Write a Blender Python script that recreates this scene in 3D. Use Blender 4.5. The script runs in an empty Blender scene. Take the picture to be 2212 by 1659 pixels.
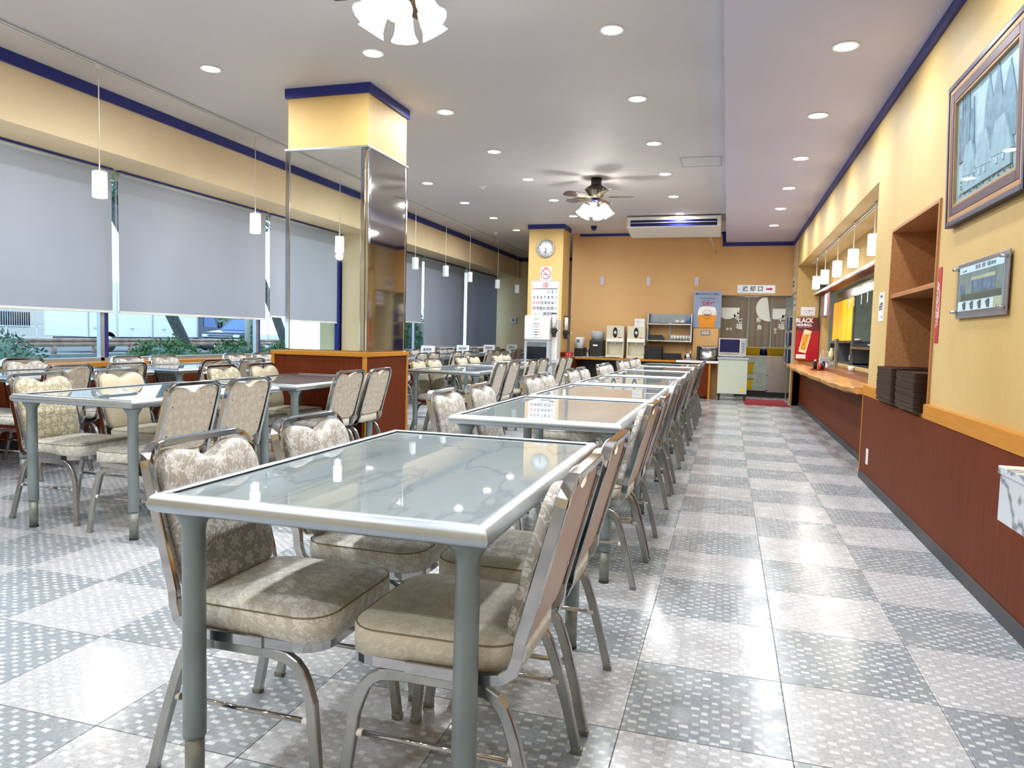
import bpy, bmesh, math, random
from mathutils import Vector, Matrix
random.seed(7)
PI = math.pi
C = bpy.context.scene.collection
SC = bpy.context.scene

# ------------------------------------------------------------------ camera
yaw, pit, rol = -2.88719819e-01, 6.67163752e-02, 2.52464156e-02
fwd = Vector((math.sin(yaw)*math.cos(pit), math.cos(yaw)*math.cos(pit), -math.sin(pit)))
rgt = fwd.cross(Vector((0, 0, 1))).normalized(); up = rgt.cross(fwd)
cr, sr = math.cos(rol), math.sin(rol)
r2 = rgt*cr + up*sr; u2 = -rgt*sr + up*cr
cd = bpy.data.cameras.new('camera'); cam = bpy.data.objects.new('camera', cd); C.objects.link(cam)
cd.sensor_width = 36; cd.lens = 1554.12/2212*36; cd.clip_start = .02; cd.clip_end = 300
EYE = Vector((0, 0, 1.08))
cam.matrix_world = Matrix(((r2.x, u2.x, -fwd.x, EYE.x), (r2.y, u2.y, -fwd.y, EYE.y), (r2.z, u2.z, -fwd.z, EYE.z), (0, 0, 0, 1)))
SC.camera = cam
def project(x, y, z):
    v = Vector((x, y, z)) - EYE; d = v.dot(fwd)
    if d < .05: return None
    return 1106 + 1554.12*v.dot(r2)/d, 829.5 - 1554.12*v.dot(u2)/d

# ------------------------------------------------------------------ world, exposure
W = bpy.data.worlds.new('world'); SC.world = W; W.use_nodes = True
wn = W.node_tree; bg = wn.nodes['Background']
tc = wn.nodes.new('ShaderNodeTexCoord'); nz = wn.nodes.new('ShaderNodeTexNoise'); nz.inputs['Scale'].default_value = 2.2; nz.inputs['Detail'].default_value = 5
rp = wn.nodes.new('ShaderNodeValToRGB'); rp.color_ramp.elements[0].position = .35; rp.color_ramp.elements[1].position = .65
rp.color_ramp.elements[0].color = (.45, .68, .95, 1); rp.color_ramp.elements[1].color = (.9, .97, 1, 1)
wn.links.new(tc.outputs['Generated'], nz.inputs['Vector']); wn.links.new(nz.outputs[0], rp.inputs[0]); wn.links.new(rp.outputs[0], bg.inputs[0])
bg.inputs[1].default_value = 2.05
SC.view_settings.view_transform = 'Standard'; SC.view_settings.look = 'None'; SC.view_settings.gamma = 1
SC.view_settings.use_curve_mapping = False; SC.view_settings.exposure = 0.42
try:
    SC.cycles.use_denoising = True; SC.cycles.max_bounces = 9; SC.cycles.diffuse_bounces = 5; SC.cycles.glossy_bounces = 5
    SC.cycles.caustics_reflective = False; SC.cycles.caustics_refractive = False; SC.cycles.sample_clamp_indirect = 6; SC.cycles.transparent_max_bounces = 12
except Exception: pass
P_DOWN = 17.0     # watts of every recessed downlight
P_FAN = 26.0

# ------------------------------------------------------------------ materials
class NT:
    def __init__(s, m): s.t = m.node_tree; s.n = s.t.nodes; s.l = s.t.links
    def new(s, typ, **k):
        n = s.n.new('ShaderNode' + typ)
        for a, b in k.items(): setattr(n, a, b)
        return n
    def put(s, sock, v):
        if hasattr(v, 'links') or hasattr(v, 'is_output'): s.l.new(v, sock)
        else: sock.default_value = v
    def m(s, op, a, b=0.0, c=0.0, clamp=False):
        n = s.new('Math', operation=op, use_clamp=clamp)
        s.put(n.inputs[0], a); s.put(n.inputs[1], b); s.put(n.inputs[2], c); return n.outputs[0]
    def v(s, op, a, b=(0, 0, 0)):
        n = s.new('VectorMath', operation=op); s.put(n.inputs[0], a); s.put(n.inputs[1], b); return n.outputs[0]
    def sep(s, v): n = s.new('SeparateXYZ'); s.l.new(v, n.inputs[0]); return n.outputs
    def comb(s, x, y, z=0.0):
        n = s.new('CombineXYZ'); s.put(n.inputs[0], x); s.put(n.inputs[1], y); s.put(n.inputs[2], z); return n.outputs[0]
    def mix(s, f, a, b):
        n = s.new('Mix', data_type='RGBA'); s.put(n.inputs[0], f); s.put(n.inputs[6], a); s.put(n.inputs[7], b); return n.outputs[2]
    def noise(s, vec, scale, detail=3, dims='3D', out=0):
        n = s.new('TexNoise', noise_dimensions=dims); s.l.new(vec, n.inputs['Vector']); n.inputs['Scale'].default_value = scale; n.inputs['Detail'].default_value = detail; return n.outputs[out]
    def ramp(s, f, lo, hi, a=0.0, b=1.0):
        n = s.new('MapRange', clamp=True); s.put(n.inputs[0], f)
        for i, x in zip((1, 2, 3, 4), (lo, hi, a, b)): n.inputs[i].default_value = x
        return n.outputs[0]
def rgba(c): return (c[0], c[1], c[2], 1)
def hexc(r, g, b):
    f = lambda x: (x/255/12.92) if x/255 <= .04045 else ((x/255+.055)/1.055)**2.4
    return (f(r), f(g), f(b))
def base(name):
    m = bpy.data.materials.new(name); m.use_nodes = True
    return m, NT(m), m.node_tree.nodes['Principled BSDF']
def mat(name, col, rough=.5, metal=0., var=.12, scale=6., stretch=(1, 1, 1), bump=0., em=None, es=0., coat=0., rvar=0., spec=.5):
    m, t, p = base(name)
    co = t.new('TexCoord').outputs['Object']; v = t.v('MULTIPLY', co, stretch)
    n = t.noise(v, scale, 5)
    f = t.ramp(n, .3, .7)
    a = tuple(x*(1-var) for x in col); b = tuple(min(1, x*(1+var)) for x in col)
    t.l.new(t.mix(f, rgba(a), rgba(b)), p.inputs['Base Color'])
    p.inputs['Roughness'].default_value = rough; p.inputs['Metallic'].default_value = metal; p.inputs['Specular IOR Level'].default_value = spec
    if rvar: t.l.new(t.ramp(n, .3, .7, max(0, rough-rvar), rough+rvar), p.inputs['Roughness'])
    if coat: p.inputs['Coat Weight'].default_value = coat; p.inputs['Coat Roughness'].default_value = .05
    if bump:
        b_ = t.new('Bump'); b_.inputs['Strength'].default_value = bump; b_.inputs['Distance'].default_value = .01; t.l.new(n, b_.inputs['Height']); t.l.new(b_.outputs[0], p.inputs['Normal'])
    if em: p.inputs['Emission Color'].default_value = rgba(em); p.inputs['Emission Strength'].default_value = es
    return m

def tile_mat(name, ground, chip, speck):
    m, t, p = base(name)
    pos = t.new('NewGeometry').outputs['Position']; x, y, z = t.sep(pos)
    px = t.m('DIVIDE', x, .0280); py = t.m('DIVIDE', y, .0225)
    cx, cy = t.m('FLOOR', px), t.m('FLOOR', py)
    # woven layout: every second cell holds a chip
    par = t.m('MODULO', t.m('ABSOLUTE', t.m('ADD', cx, cy)), 2.0)
    wn_ = t.new('TexWhiteNoise', noise_dimensions='2D'); t.l.new(t.comb(cx, cy), wn_.inputs['Vector'])
    r, g, b = t.sep(wn_.outputs['Color'])
    fx = t.m('ABSOLUTE', t.m('ADD', t.m('SUBTRACT', t.m('SUBTRACT', px, cx), .5), t.m('MULTIPLY', t.m('SUBTRACT', r, .5), .22)))
    fy = t.m('ABSOLUTE', t.m('ADD', t.m('SUBTRACT', t.m('SUBTRACT', py, cy), .5), t.m('MULTIPLY', t.m('SUBTRACT', g, .5), .22)))
    inx = t.m('LESS_THAN', fx, t.m('ADD', t.m('MULTIPLY', b, .2), .27)); iny = t.m('LESS_THAN', fy, t.m('ADD', t.m('MULTIPLY', g, .14), .24))
    on = t.m('MULTIPLY', t.m('MULTIPLY', inx, iny), t.m('MULTIPLY', t.m('LESS_THAN', par, .5), t.m('GREATER_THAN', t.m('FRACT', t.m('MULTIPLY', b, 7.0)), .14)))
    on2 = t.m('MULTIPLY', on, t.m('ADD', t.m('MULTIPLY', r, .5), .5))
    n1 = t.noise(pos, 420, 2); n2 = t.noise(pos, 3.0, 4); n3 = t.noise(pos, 90, 4)
    dark = t.m('LESS_THAN', n1, .37)
    gcol = t.mix(t.ramp(n3, .35, .65), rgba(tuple(c*.86 for c in ground)), rgba(tuple(min(1, c*1.12) for c in ground)))
    c1 = t.mix(t.m('MULTIPLY', on2, .92), gcol, rgba(chip))
    c2 = t.mix(t.m('MULTIPLY', dark, t.m('SUBTRACT', .8, t.m('MULTIPLY', on, .6))), c1, rgba(speck))
    c3 = t.mix(t.ramp(n2, .4, .75, 0, .25), c2, rgba((.30, .29, .27)))
    t.l.new(c3, p.inputs['Base Color'])
    t.l.new(t.ramp(t.noise(pos, 9, 5), .3, .7, .13, .30), p.inputs['Roughness'])
    b_ = t.new('Bump'); b_.inputs['Strength'].default_value = .30; b_.inputs['Distance'].default_value = .004
    t.l.new(t.noise(pos, 22, 4), b_.inputs['Height']); t.l.new(b_.outputs[0], p.inputs['Normal'])
    return m

def fabric(name, axes, dark, light, sc=1.0, sheen=.35, contrast=1.0, var=.1):
    m, t, p = base(name)
    co = t.new('TexCoord').outputs['Object']; o = t.sep(co)
    rnd = t.new('ObjectInfo').outputs['Random']
    a = t.m('ADD', o[axes[0]], t.m('MULTIPLY', rnd, 7.3)); b = t.m('ADD', o[axes[1]], t.m('MULTIPLY', rnd, 3.1))
    if axes == (0, 1): a = t.m('ADD', a, o[2]); b = t.m('SUBTRACT', b, o[2])
    else: a = t.m('ADD', a, o[0])
    v0 = t.comb(a, b)
    wob = t.new('TexNoise', noise_dimensions='2D'); t.l.new(v0, wob.inputs['Vector']); wob.inputs['Scale'].default_value = 26*sc; wob.inputs['Detail'].default_value = 1
    vw = t.v('ADD', v0, t.v('MULTIPLY', t.v('SUBTRACT', wob.outputs['Color'], (.5, .5, .5)), (.02/sc, .02/sc, 0)))
    vo = t.new('TexVoronoi', voronoi_dimensions='2D'); t.l.new(v0, vo.inputs['Vector']); vo.inputs['Scale'].default_value = 19*sc; vo.inputs['Randomness'].default_value = .55
    d = t.v('SUBTRACT', v0, vo.outputs['Position']); dx, dy, dz = t.sep(d)
    ang = t.m('ARCTAN2', dy, dx); rr = t.m('MULTIPLY', t.m('SQRT', t.m('ADD', t.m('MULTIPLY', dx, dx), t.m('MULTIPLY', dy, dy))), sc)
    ph = t.m('MULTIPLY', t.sep(vo.outputs['Color'])[0], 6.28)
    pet = t.m('ABSOLUTE', t.m('COSINE', t.m('ADD', t.m('MULTIPLY', ang, 3.0), ph)))
    rad = t.m('ADD', .0055, t.m('MULTIPLY', t.m('POWER', pet, .7), .0120))
    flower = t.m('LESS_THAN', rr, rad)
    vein = t.m('MULTIPLY', t.m('LESS_THAN', pet, .35), t.m('GREATER_THAN', rr, .003))
    flower = t.m('MULTIPLY', flower, t.m('SUBTRACT', 1.0, vein))
    # curling tendrils: arcs around second scatter of points
    v2 = t.new('TexVoronoi', voronoi_dimensions='2D'); t.l.new(vw, v2.inputs['Vector']); v2.inputs['Scale'].default_value = 40*sc; v2.inputs['Randomness'].default_value = .8
    e = t.v('SUBTRACT', vw, v2.outputs['Position']); ex, ey, ez = t.sep(e)
    er = t.m('MULTIPLY', t.m('SQRT', t.m('ADD', t.m('MULTIPLY', ex, ex), t.m('MULTIPLY', ey, ey))), sc)
    ea = t.m('ADD', t.m('ARCTAN2', ey, ex), t.m('MULTIPLY', t.sep(v2.outputs['Color'])[0], 6.28))
    ca = t.m('COSINE', ea)
    arc = t.m('MULTIPLY', t.m('LESS_THAN', t.m('ABSOLUTE', t.m('SUBTRACT', er, t.m('ADD', .0062, t.m('MULTIPLY', ea, .0003)))), t.m('ADD', .0006, t.m('MULTIPLY', t.m('MAXIMUM', ca, 0.0), .0022))), t.m('GREATER_THAN', ca, -.55))
    nn = t.new('TexNoise', noise_dimensions='2D'); t.l.new(v0, nn.inputs['Vector']); nn.inputs['Scale'].default_value = 11*sc; nn.inputs['Detail'].default_value = 0
    stem = t.m('LESS_THAN', t.m('ABSOLUTE', t.m('SUBTRACT', t.m('FRACT', t.m('MULTIPLY', nn.outputs[0], 7.0)), .5)), .045)
    mask = t.m('MAXIMUM', flower, t.m('MAXIMUM', arc, stem))
    mot = t.noise(co, 7, 4)
    fuzz = t.m('MULTIPLY', t.m('MULTIPLY', mask, contrast), t.ramp(mot, .25, .6, .72, 1.0))
    col = t.mix(fuzz, rgba(dark), rgba(light))
    col = t.mix(t.ramp(mot, .5, .85, 0, .2), col, rgba(tuple(x*(1-var)*.85 for x in (dark[0]*1.15, dark[1]*1.05, dark[2]*.8))))
    t.l.new(col, p.inputs['Base Color'])
    t.l.new(t.m('SUBTRACT', .62, t.m('MULTIPLY', mask, .2)), p.inputs['Roughness'])
    p.inputs['Sheen Weight'].default_value = sheen; p.inputs['Sheen Roughness'].default_value = .4
    b_ = t.new('Bump'); b_.inputs['Strength'].default_value = .18; b_.inputs['Distance'].default_value = .002; t.l.new(mask, b_.inputs['Height']); t.l.new(b_.outputs[0], p.inputs['Normal'])
    return m

def wall_mat(name, a, b, c, sc=1.6):
    m, t, p = base(name); pos = t.new('NewGeometry').outputs['Position']
    n = t.noise(t.v('MULTIPLY', pos, (1, 1, .55)), sc, 6); n2 = t.noise(pos, 38, 4)
    col = t.mix(t.ramp(n, .32, .68), rgba(a), rgba(b)); col = t.mix(t.ramp(n2, .45, .8, 0, .28), col, rgba(c))
    t.l.new(col, p.inputs['Base Color']); p.inputs['Roughness'].default_value = .62
    b_ = t.new('Bump'); b_.inputs['Strength'].default_value = .15; b_.inputs['Distance'].default_value = .003; t.l.new(n2, b_.inputs['Height']); t.l.new(b_.outputs[0], p.inputs['Normal'])
    return m
def wood_mat(name, a, b, axis=2, sc=1.0, rough=.4):
    m, t, p = base(name); pos = t.new('NewGeometry').outputs['Position']
    s = [26., 26., 26.]; s[axis] = 1.3
    n = t.noise(t.v('MULTIPLY', pos, tuple(x*sc for x in s)), 3, 5); n2 = t.noise(pos, 1.7, 3)
    col = t.mix(t.ramp(n, .3, .7), rgba(a), rgba(b)); col = t.mix(t.ramp(n2, .4, .75, 0, .25), col, rgba(tuple(x*.75 for x in a))); p.inputs['Specular IOR Level'].default_value = .08 if rough >= .4 else .5
    t.l.new(col, p.inputs['Base Color']); p.inputs['Roughness'].default_value = rough
    return m
def glass_mat(name, tint=(.9, .97, 1), refl=.10):
    m, t, p = base(name); t.n.remove(p)
    out = t.n['Material Output']; tr = t.new('BsdfTransparent'); tr.inputs[0].default_value = rgba(tint)
    gl = t.new('BsdfGlossy'); gl.inputs['Roughness'].default_value = .02
    fr = t.new('Fresnel'); fr.inputs[0].default_value = 1.45
    mx = t.new('MixShader'); bk = t.new('NewGeometry').outputs['Backfacing']
    t.l.new(t.m('MULTIPLY', t.m('MULTIPLY', fr.outputs[0], refl*6, clamp=True), t.m('SUBTRACT', 1.0, bk)), mx.inputs[0]); t.l.new(tr.outputs[0], mx.inputs[1]); t.l.new(gl.outputs[0], mx.inputs[2]); t.l.new(mx.outputs[0], out.inputs[0])
    return m
def sheer_mat(name, col, open_):
    m, t, p = base(name); out = t.n['Material Output']; p.inputs['Base Color'].default_value = rgba(col); p.inputs['Roughness'].default_value = .8
    tl = t.new('BsdfTranslucent'); tl.inputs[0].default_value = rgba(col)
    mx = t.new('MixShader'); mx.inputs[0].default_value = open_; t.l.new(p.outputs[0], mx.inputs[1]); t.l.new(tl.outputs[0], mx.inputs[2]); t.l.new(mx.outputs[0], out.inputs[0])
    n = t.noise(t.v('MULTIPLY', t.new('NewGeometry').outputs['Position'], (1, 1, .3)), 2.5, 4)
    t.l.new(t.mix(t.ramp(n, .3, .7), rgba(tuple(x*.93 for x in col)), rgba(col)), p.inputs['Base Color'])
    return m

M = {}
M['tile_light'] = tile_mat('tile_light', hexc(180, 182, 187), hexc(218, 218, 221), hexc(104, 102, 106))
M['tile_dark'] = tile_mat('tile_dark', hexc(140, 148, 156), hexc(212, 215, 218), hexc(80, 88, 94))
M['grout'] = mat('grout', hexc(110, 112, 115), .7)
M['ceil'] = wall_mat('ceiling_paint', hexc(206, 202, 203), hexc(214, 209, 210), hexc(198, 195, 196), .6)
M['ceil_pink'] = wall_mat('ceiling_paint_pink', hexc(204, 202, 226), hexc(210, 208, 230), hexc(198, 196, 220), .6)
M['wall'] = wall_mat('wall_cream', hexc(208, 172, 106), hexc(216, 184, 122), hexc(196, 158, 88))
M['wall_pale'] = wall_mat('wall_pale', hexc(226, 206, 168), hexc(232, 213, 178), hexc(216, 194, 150))
M['wall_right'] = wall_mat('wall_right', hexc(188, 156, 94), hexc(200, 174, 118), hexc(176, 142, 76))
M['wall_orange'] = wall_mat('wall_orange', hexc(216, 170, 112), hexc(224, 182, 126), hexc(204, 156, 98), 1.0)
M['blue'] = mat('blue_trim', hexc(22, 36, 120), .45, var=.05)
M['panel'] = wood_mat('red_wood', hexc(88, 38, 16), hexc(108, 50, 24), rough=.5)
M['panel_edge'] = wood_mat('orange_wood', hexc(176, 118, 44), hexc(192, 132, 56), axis=1, rough=.45)
M['base'] = mat('black_base', hexc(52, 52, 56), .5, var=.25, scale=3)
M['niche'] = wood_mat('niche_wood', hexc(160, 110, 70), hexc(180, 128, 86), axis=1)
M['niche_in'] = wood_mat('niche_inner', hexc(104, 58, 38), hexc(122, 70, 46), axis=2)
M['counter'] = wood_mat('live_edge', hexc(196, 136, 78), hexc(228, 170, 106), axis=1, sc=.6, rough=.2)
M['bark_edge'] = wood_mat('bark_edge', hexc(150, 110, 60), hexc(186, 146, 92), axis=1, sc=.5, rough=.6)
M['chrome'] = mat('chrome', (.47, .48, .50), .09, 1, var=.05, scale=12, rvar=.02)
M['chrome_old'] = mat('worn_chrome', (.44, .45, .44), .30, 1, var=.12, scale=18, rvar=.04)
M['alu'] = mat('satin_aluminium', (.48, .53, .58), .34, 1, var=.06, scale=14)
M['leg_paint'] = mat('grey_leg_paint', hexc(134, 146, 148), .34, .35, var=.12, scale=10)
M['leg_low'] = mat('grey_leg_sleeve', hexc(138, 142, 136), .4, .4, var=.2, scale=25)
M['rubber'] = mat('black_rubber', (.02, .02, .02), .6)
M['white_plastic'] = mat('white_plastic', (.8, .8, .78), .4, var=.04)
M['grey_plastic'] = mat('grey_plastic', hexc(176, 182, 190), .4, var=.05)
M['beige_plastic'] = mat('beige_plastic', hexc(206, 200, 176), .4, var=.05)
M['black'] = mat('black_plastic', (.012, .012, .014), .35, var=.2)
M['dark_glass'] = mat('dark_glass', (.01, .014, .02), .08, var=.1)
M['navy_glass'] = mat('navy_glass', hexc(20, 24, 80), .1, var=.1)
M['steel'] = mat('brushed_steel', (.6, .61, .62), .22, 1, var=.1, scale=12, stretch=(1, 1, .1))
M['steel_dark'] = mat('dark_steel', (.22, .24, .26), .35, .9, var=.15)
M['mirror'] = mat('mirror', (.86, .90, .88), .015, 1, var=.015, scale=2)
M['mirror_steel'] = mat('mirror_steel', (.50, .49, .46), .05, 1, var=.05, scale=3)
M['cord_white'] = mat('white_cord', (.75, .72, .62), .5)
M['lamp_on'] = mat('lamp_glass_lit', (.9, .9, .88), .3, em=(1, .97, .92), es=2.6, var=.02)
M['lamp_dim'] = mat('lamp_glass_dim', (.62, .64, .66), .3, em=(.8, .9, 1), es=.18, var=.04)
M['bell_on'] = mat('bell_glass_lit', (.9, .9, .88), .3, em=(1, .98, .95), es=3.0, var=.02)
M['lens'] = mat('downlight_lens', (.9, .9, .9), .3, em=(1, .99, .96), es=9, var=.0)
M['lens_warm'] = mat('downlight_lens_warm', (.9, .9, .9), .3, em=(1, .88, .62), es=9, var=.0)
M['blind'] = sheer_mat('blind_fabric', hexc(190, 198, 212), .36)
M['glass'] = glass_mat('window_glass')
M['table_glass'] = None
M['paper'] = mat('paper', (.82, .83, .86), .6, var=.02)
M['ink'] = mat('ink', hexc(30, 40, 70), .6, var=.02)
M['ink_black'] = mat('ink_black', (.03, .03, .03), .6, var=.02)
M['ink_red'] = mat('ink_red', hexc(200, 30, 50), .6, var=.02)
M['ink_grey'] = mat('ink_grey', hexc(150, 150, 160), .6, var=.02)
M['yellow'] = mat('yellow_plastic', hexc(250, 220, 20), .4, var=.05)
M['blue_plastic'] = mat('blue_plastic', hexc(24, 40, 130), .4, var=.1)
M['mat_red'] = mat('red_mat', hexc(140, 24, 44), .9, var=.15, scale=30, bump=.4)
M['fan_brown'] = mat('fan_metal', hexc(66, 62, 48), .35, .6, var=.2, scale=12)
M['blade'] = mat('fan_blade', hexc(70, 52, 42), .3, var=.15, scale=4, stretch=(1, 8, 1), coat=.3)
M['brass'] = mat('antique_brass', (.45, .36, .2), .25, 1)
M['frame_dark'] = mat('picture_frame_dark', hexc(16, 14, 56), .4, var=.2, spec=.25)
M['frame_plum'] = mat('picture_frame_plum', hexc(60, 20, 44), .45, var=.2, spec=.25)
M['frame_gold'] = mat('picture_frame_gold', hexc(166, 122, 74), .5, var=.15, spec=.3)
M['wood_back'] = wood_mat('chair_plywood', hexc(176, 138, 104), hexc(194, 158, 124), rough=.35)
M['green_led'] = mat('green_led', (0, .4, 0), .4, em=(.2, 1, .2), es=3)
M['leaf'] = mat('leaf_green', hexc(70, 112, 62), .55, var=.45, scale=9)
M['leaf_blue'] = mat('leaf_dull', hexc(92, 126, 112), .6, var=.4, scale=9)
M['bark'] = mat('bark', hexc(104, 108, 118), .9, var=.4, scale=20, bump=.5)
M['concrete'] = mat('concrete', hexc(150, 158, 164), .85, var=.15)
M['asphalt'] = mat('asphalt', hexc(120, 126, 132), .9, var=.1)
M['soil'] = mat('soil_grass', hexc(110, 130, 96), .95, var=.4, scale=12)
M['rail_rust'] = mat('rail_rust', hexc(178, 150, 142), .6, var=.3, scale=5)
M['white_paint'] = mat('white_paint', (.85, .88, .9), .5, var=.04)
M['clad'] = mat('cladding', hexc(214, 206, 200), .6, var=.06)
M['car'] = mat('black_car_paint', hexc(36, 48, 76), .12, .3, var=.1, coat=.6)
M['car_glass'] = mat('car_glass', hexc(70, 110, 170), .08, var=.1)
M['cushion_pipe'] = mat('seam_cord', hexc(140, 128, 104), .7)
M['fab_back'] = fabric('damask_back', (1, 2), hexc(172, 166, 158), hexc(222, 219, 215))
M['fab_back2'] = fabric('damask_olive', (1, 2), hexc(172, 162, 134), hexc(222, 215, 190))
M['fab_plain'] = fabric('plain_back', (1, 2), hexc(206, 194, 166), hexc(214, 204, 178), contrast=.35)
M['fab_rear'] = fabric('damask_rear', (1, 2), hexc(182, 170, 150), hexc(208, 198, 180), contrast=.8)
M['fab_seat'] = fabric('damask_seat', (0, 1), hexc(218, 214, 200), hexc(248, 247, 242), sc=1.15)
M['fab_seat2'] = fabric('damask_seat_worn', (0, 1), hexc(216, 210, 190), hexc(240, 236, 222), sc=.85, contrast=.6)

def table_mat():
    m, t, p = base('table_glass'); pos = t.new('NewGeometry').outputs['Position']
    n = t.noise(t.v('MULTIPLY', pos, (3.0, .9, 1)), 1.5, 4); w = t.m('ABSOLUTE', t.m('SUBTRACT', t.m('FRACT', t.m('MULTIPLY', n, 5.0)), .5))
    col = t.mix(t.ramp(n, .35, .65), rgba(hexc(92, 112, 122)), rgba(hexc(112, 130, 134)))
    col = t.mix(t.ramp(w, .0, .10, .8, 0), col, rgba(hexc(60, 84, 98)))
    t.l.new(col, p.inputs['Base Color']); p.inputs['Roughness'].default_value = .45
    p.inputs['Coat Weight'].default_value = 1; p.inputs['Coat Roughness'].default_value = .015; p.inputs['Coat IOR'].default_value = 1.75
    return m
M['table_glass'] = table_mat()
def marble_mat():
    m, t, p = base('marble'); pos = t.new('NewGeometry').outputs['Position']
    n = t.noise(pos, 6, 6); w = t.m('ABSOLUTE', t.m('SUBTRACT', n, .5))
    col = t.mix(t.ramp(w, 0, .05, .85, 0), rgba(hexc(206, 212, 222)), rgba(hexc(96, 106, 112)))
    t.l.new(col, p.inputs['Base Color']); p.inputs['Roughness'].default_value = .2; return m
M['marble'] = marble_mat()

# ------------------------------------------------------------------ mesh builder
class MB:
    def __init__(s): s.v = []; s.f = []; s.sm = []; s.mi = []; s.k = 0
    def add(s, vs, fs, smooth=False):
        o = len(s.v); s.v += [tuple(x) for x in vs]; s.f += [tuple(i+o for i in f) for f in fs]; s.sm += [smooth]*len(fs); s.mi += [s.k]*len(fs); return s
    def box(s, x0, x1, y0, y1, z0, z1, c=0.):
        x0, x1 = min(x0, x1), max(x0, x1); y0, y1 = min(y0, y1), max(y0, y1); z0, z1 = min(z0, z1), max(z0, z1)
        if c <= 0:
            v = [(x, y, z) for x in (x0, x1) for y in (y0, y1) for z in (z0, z1)]
            return s.add(v, [(0, 1, 3, 2), (4, 6, 7, 5), (0, 4, 5, 1), (2, 3, 7, 6), (0, 2, 6, 4), (1, 5, 7, 3)])
        c = min(c, (x1-x0)*.45, (y1-y0)*.45, (z1-z0)*.45)
        bm = bmesh.new(); bmesh.ops.create_cube(bm, size=1)
        for v in bm.verts: v.co = ((x0+x1)/2+v.co.x*(x1-x0), (y0+y1)/2+v.co.y*(y1-y0), (z0+z1)/2+v.co.z*(z1-z0))
        bmesh.ops.bevel(bm, geom=bm.edges[:], offset=c, segments=2, affect='EDGES', profile=.6)
        return s.bm(bm)
    def bm(s, bm, smooth=False):
        bm.verts.ensure_lookup_table(); bm.verts.index_update()
        s.add([v.co[:] for v in bm.verts], [[v.index for v in f.verts] for f in bm.faces], smooth); bm.free(); return s
    def lathe(s, prof, o=(0, 0, 0), n=20, axis='z', smooth=True, cap=True, mat4=None):
        vs = []; fs = []
        for r, h in prof:
            for i in range(n):
                a = 2*PI*i/n; c, d = r*math.cos(a), r*math.sin(a)
                p = {'z': (c, d, h), 'x': (h, c, d), 'y': (c, h, d)}[axis]
                if mat4 is not None: p = mat4 @ Vector(p)
                vs.append((p[0]+o[0], p[1]+o[1], p[2]+o[2]))
        for k in range(len(prof)-1):
            for i in range(n):
                j = (i+1) % n; fs.append((k*n+i, k*n+j, (k+1)*n+j, (k+1)*n+i))
        s.add(vs, fs, smooth)
        if cap:
            b = len(s.v)-len(vs)
            for ring in (list(range(n))[::-1], [(len(prof)-1)*n+i for i in range(n)]):
                s.f.append(tuple(b+i for i in ring)); s.sm.append(False); s.mi.append(s.k)
        return s
    def cyl(s, a, b, r, r2=None, n=12, smooth=True):
        a, b = Vector(a), Vector(b); d = b-a; q = d.to_track_quat('Z', 'Y').to_matrix()
        return s.lathe([(r, 0), (r if r2 is None else r2, d.length)], a, n, mat4=q, smooth=smooth)
    def sweep(s, path, w, h, ref=(0, 0, 1), closed=False, smooth=False, n=4, cham=.25):
        """rectangular (n=4, chamfered) or round tube along path; w along side, h along ref"""
        P = [Vector(p) for p in path]; N = len(P); rings = []
        for i, p in enumerate(P):
            if closed: t = (P[(i+1) % N]-P[i-1]).normalized()
            else: t = (P[min(i+1, N-1)]-P[max(i-1, 0)]).normalized()
            r = Vector(ref(t) if callable(ref) else ref); sd = t.cross(r).normalized(); hh = sd.cross(t).normalized()
            if n == 4:
                a, b = w/2, h/2; c = min(a, b)*cham
                sec = [(a, b-c), (a-c, b), (-a+c, b), (-a, b-c), (-a, -b+c), (-a+c, -b), (a-c, -b), (a, -b+c)]
            else: sec = [(w/2*math.cos(2*PI*k/n), h/2*math.sin(2*PI*k/n)) for k in range(n)]
            rings.append([p+sd*x+hh*y for x, y in sec])
        m = len(rings[0]); vs = [q for r in rings for q in r]; fs = []
        for i in range(N if closed else N-1):
            j = (i+1) % N
            for k in range(m): l = (k+1) % m; fs.append((i*m+k, i*m+l, j*m+l, j*m+k))
        if not closed: fs += [tuple(range(m))[::-1], tuple((N-1)*m+k for k in range(m))]
        return s.add(vs, fs, smooth)
    def prism(s, out, d0, d1, plane='yz', smooth=False, dome=0.):
        """closed outline (a,b) extruded along the remaining axis from d0 to d1"""
        def P(a, b, d): return {'yz': (d, a, b), 'xy': (a, b, d), 'xz': (a, d, b)}[plane]
        n = len(out); vs = [P(a, b, d0) for a, b in out]+[P(a, b, d1) for a, b in out]
        fs = [(i, (i+1) % n, (i+1) % n+n, i+n) for i in range(n)]+[tuple(range(n))[::-1], tuple(range(n, 2*n))]
        return s.add(vs, fs, smooth)
    def cushion(s, out, d0, d1, plane, edge=.012, dome=.008):
        """outline extruded with rounded shoulder and slightly domed face at d1"""
        def P(a, b, d): return {'yz': (d, a, b), 'xy': (a, b, d)}[plane]
        n = len(out); ca = sum(a for a, b in out)/n; cb = sum(b for a, b in out)/n; sg = 1 if d1 > d0 else -1
        R = max(math.hypot(a-ca, b-cb) for a, b in out)
        lv = [(0, d0), (0, d1-sg*edge), (.35, d1-sg*edge*.4), (1.0, d1)]
        rings = []
        for k, d in lv: rings.append([P(a-(a-ca)/R*edge*k, b-(b-cb)/R*edge*k, d) for a, b in out])
        for q in (.66, .33): rings.append([P(ca+(a-ca)*q, cb+(b-cb)*q, d1+sg*dome*(1-q*q)) for a, b in out])
        vs = [p for r in rings for p in r]; fs = []
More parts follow.
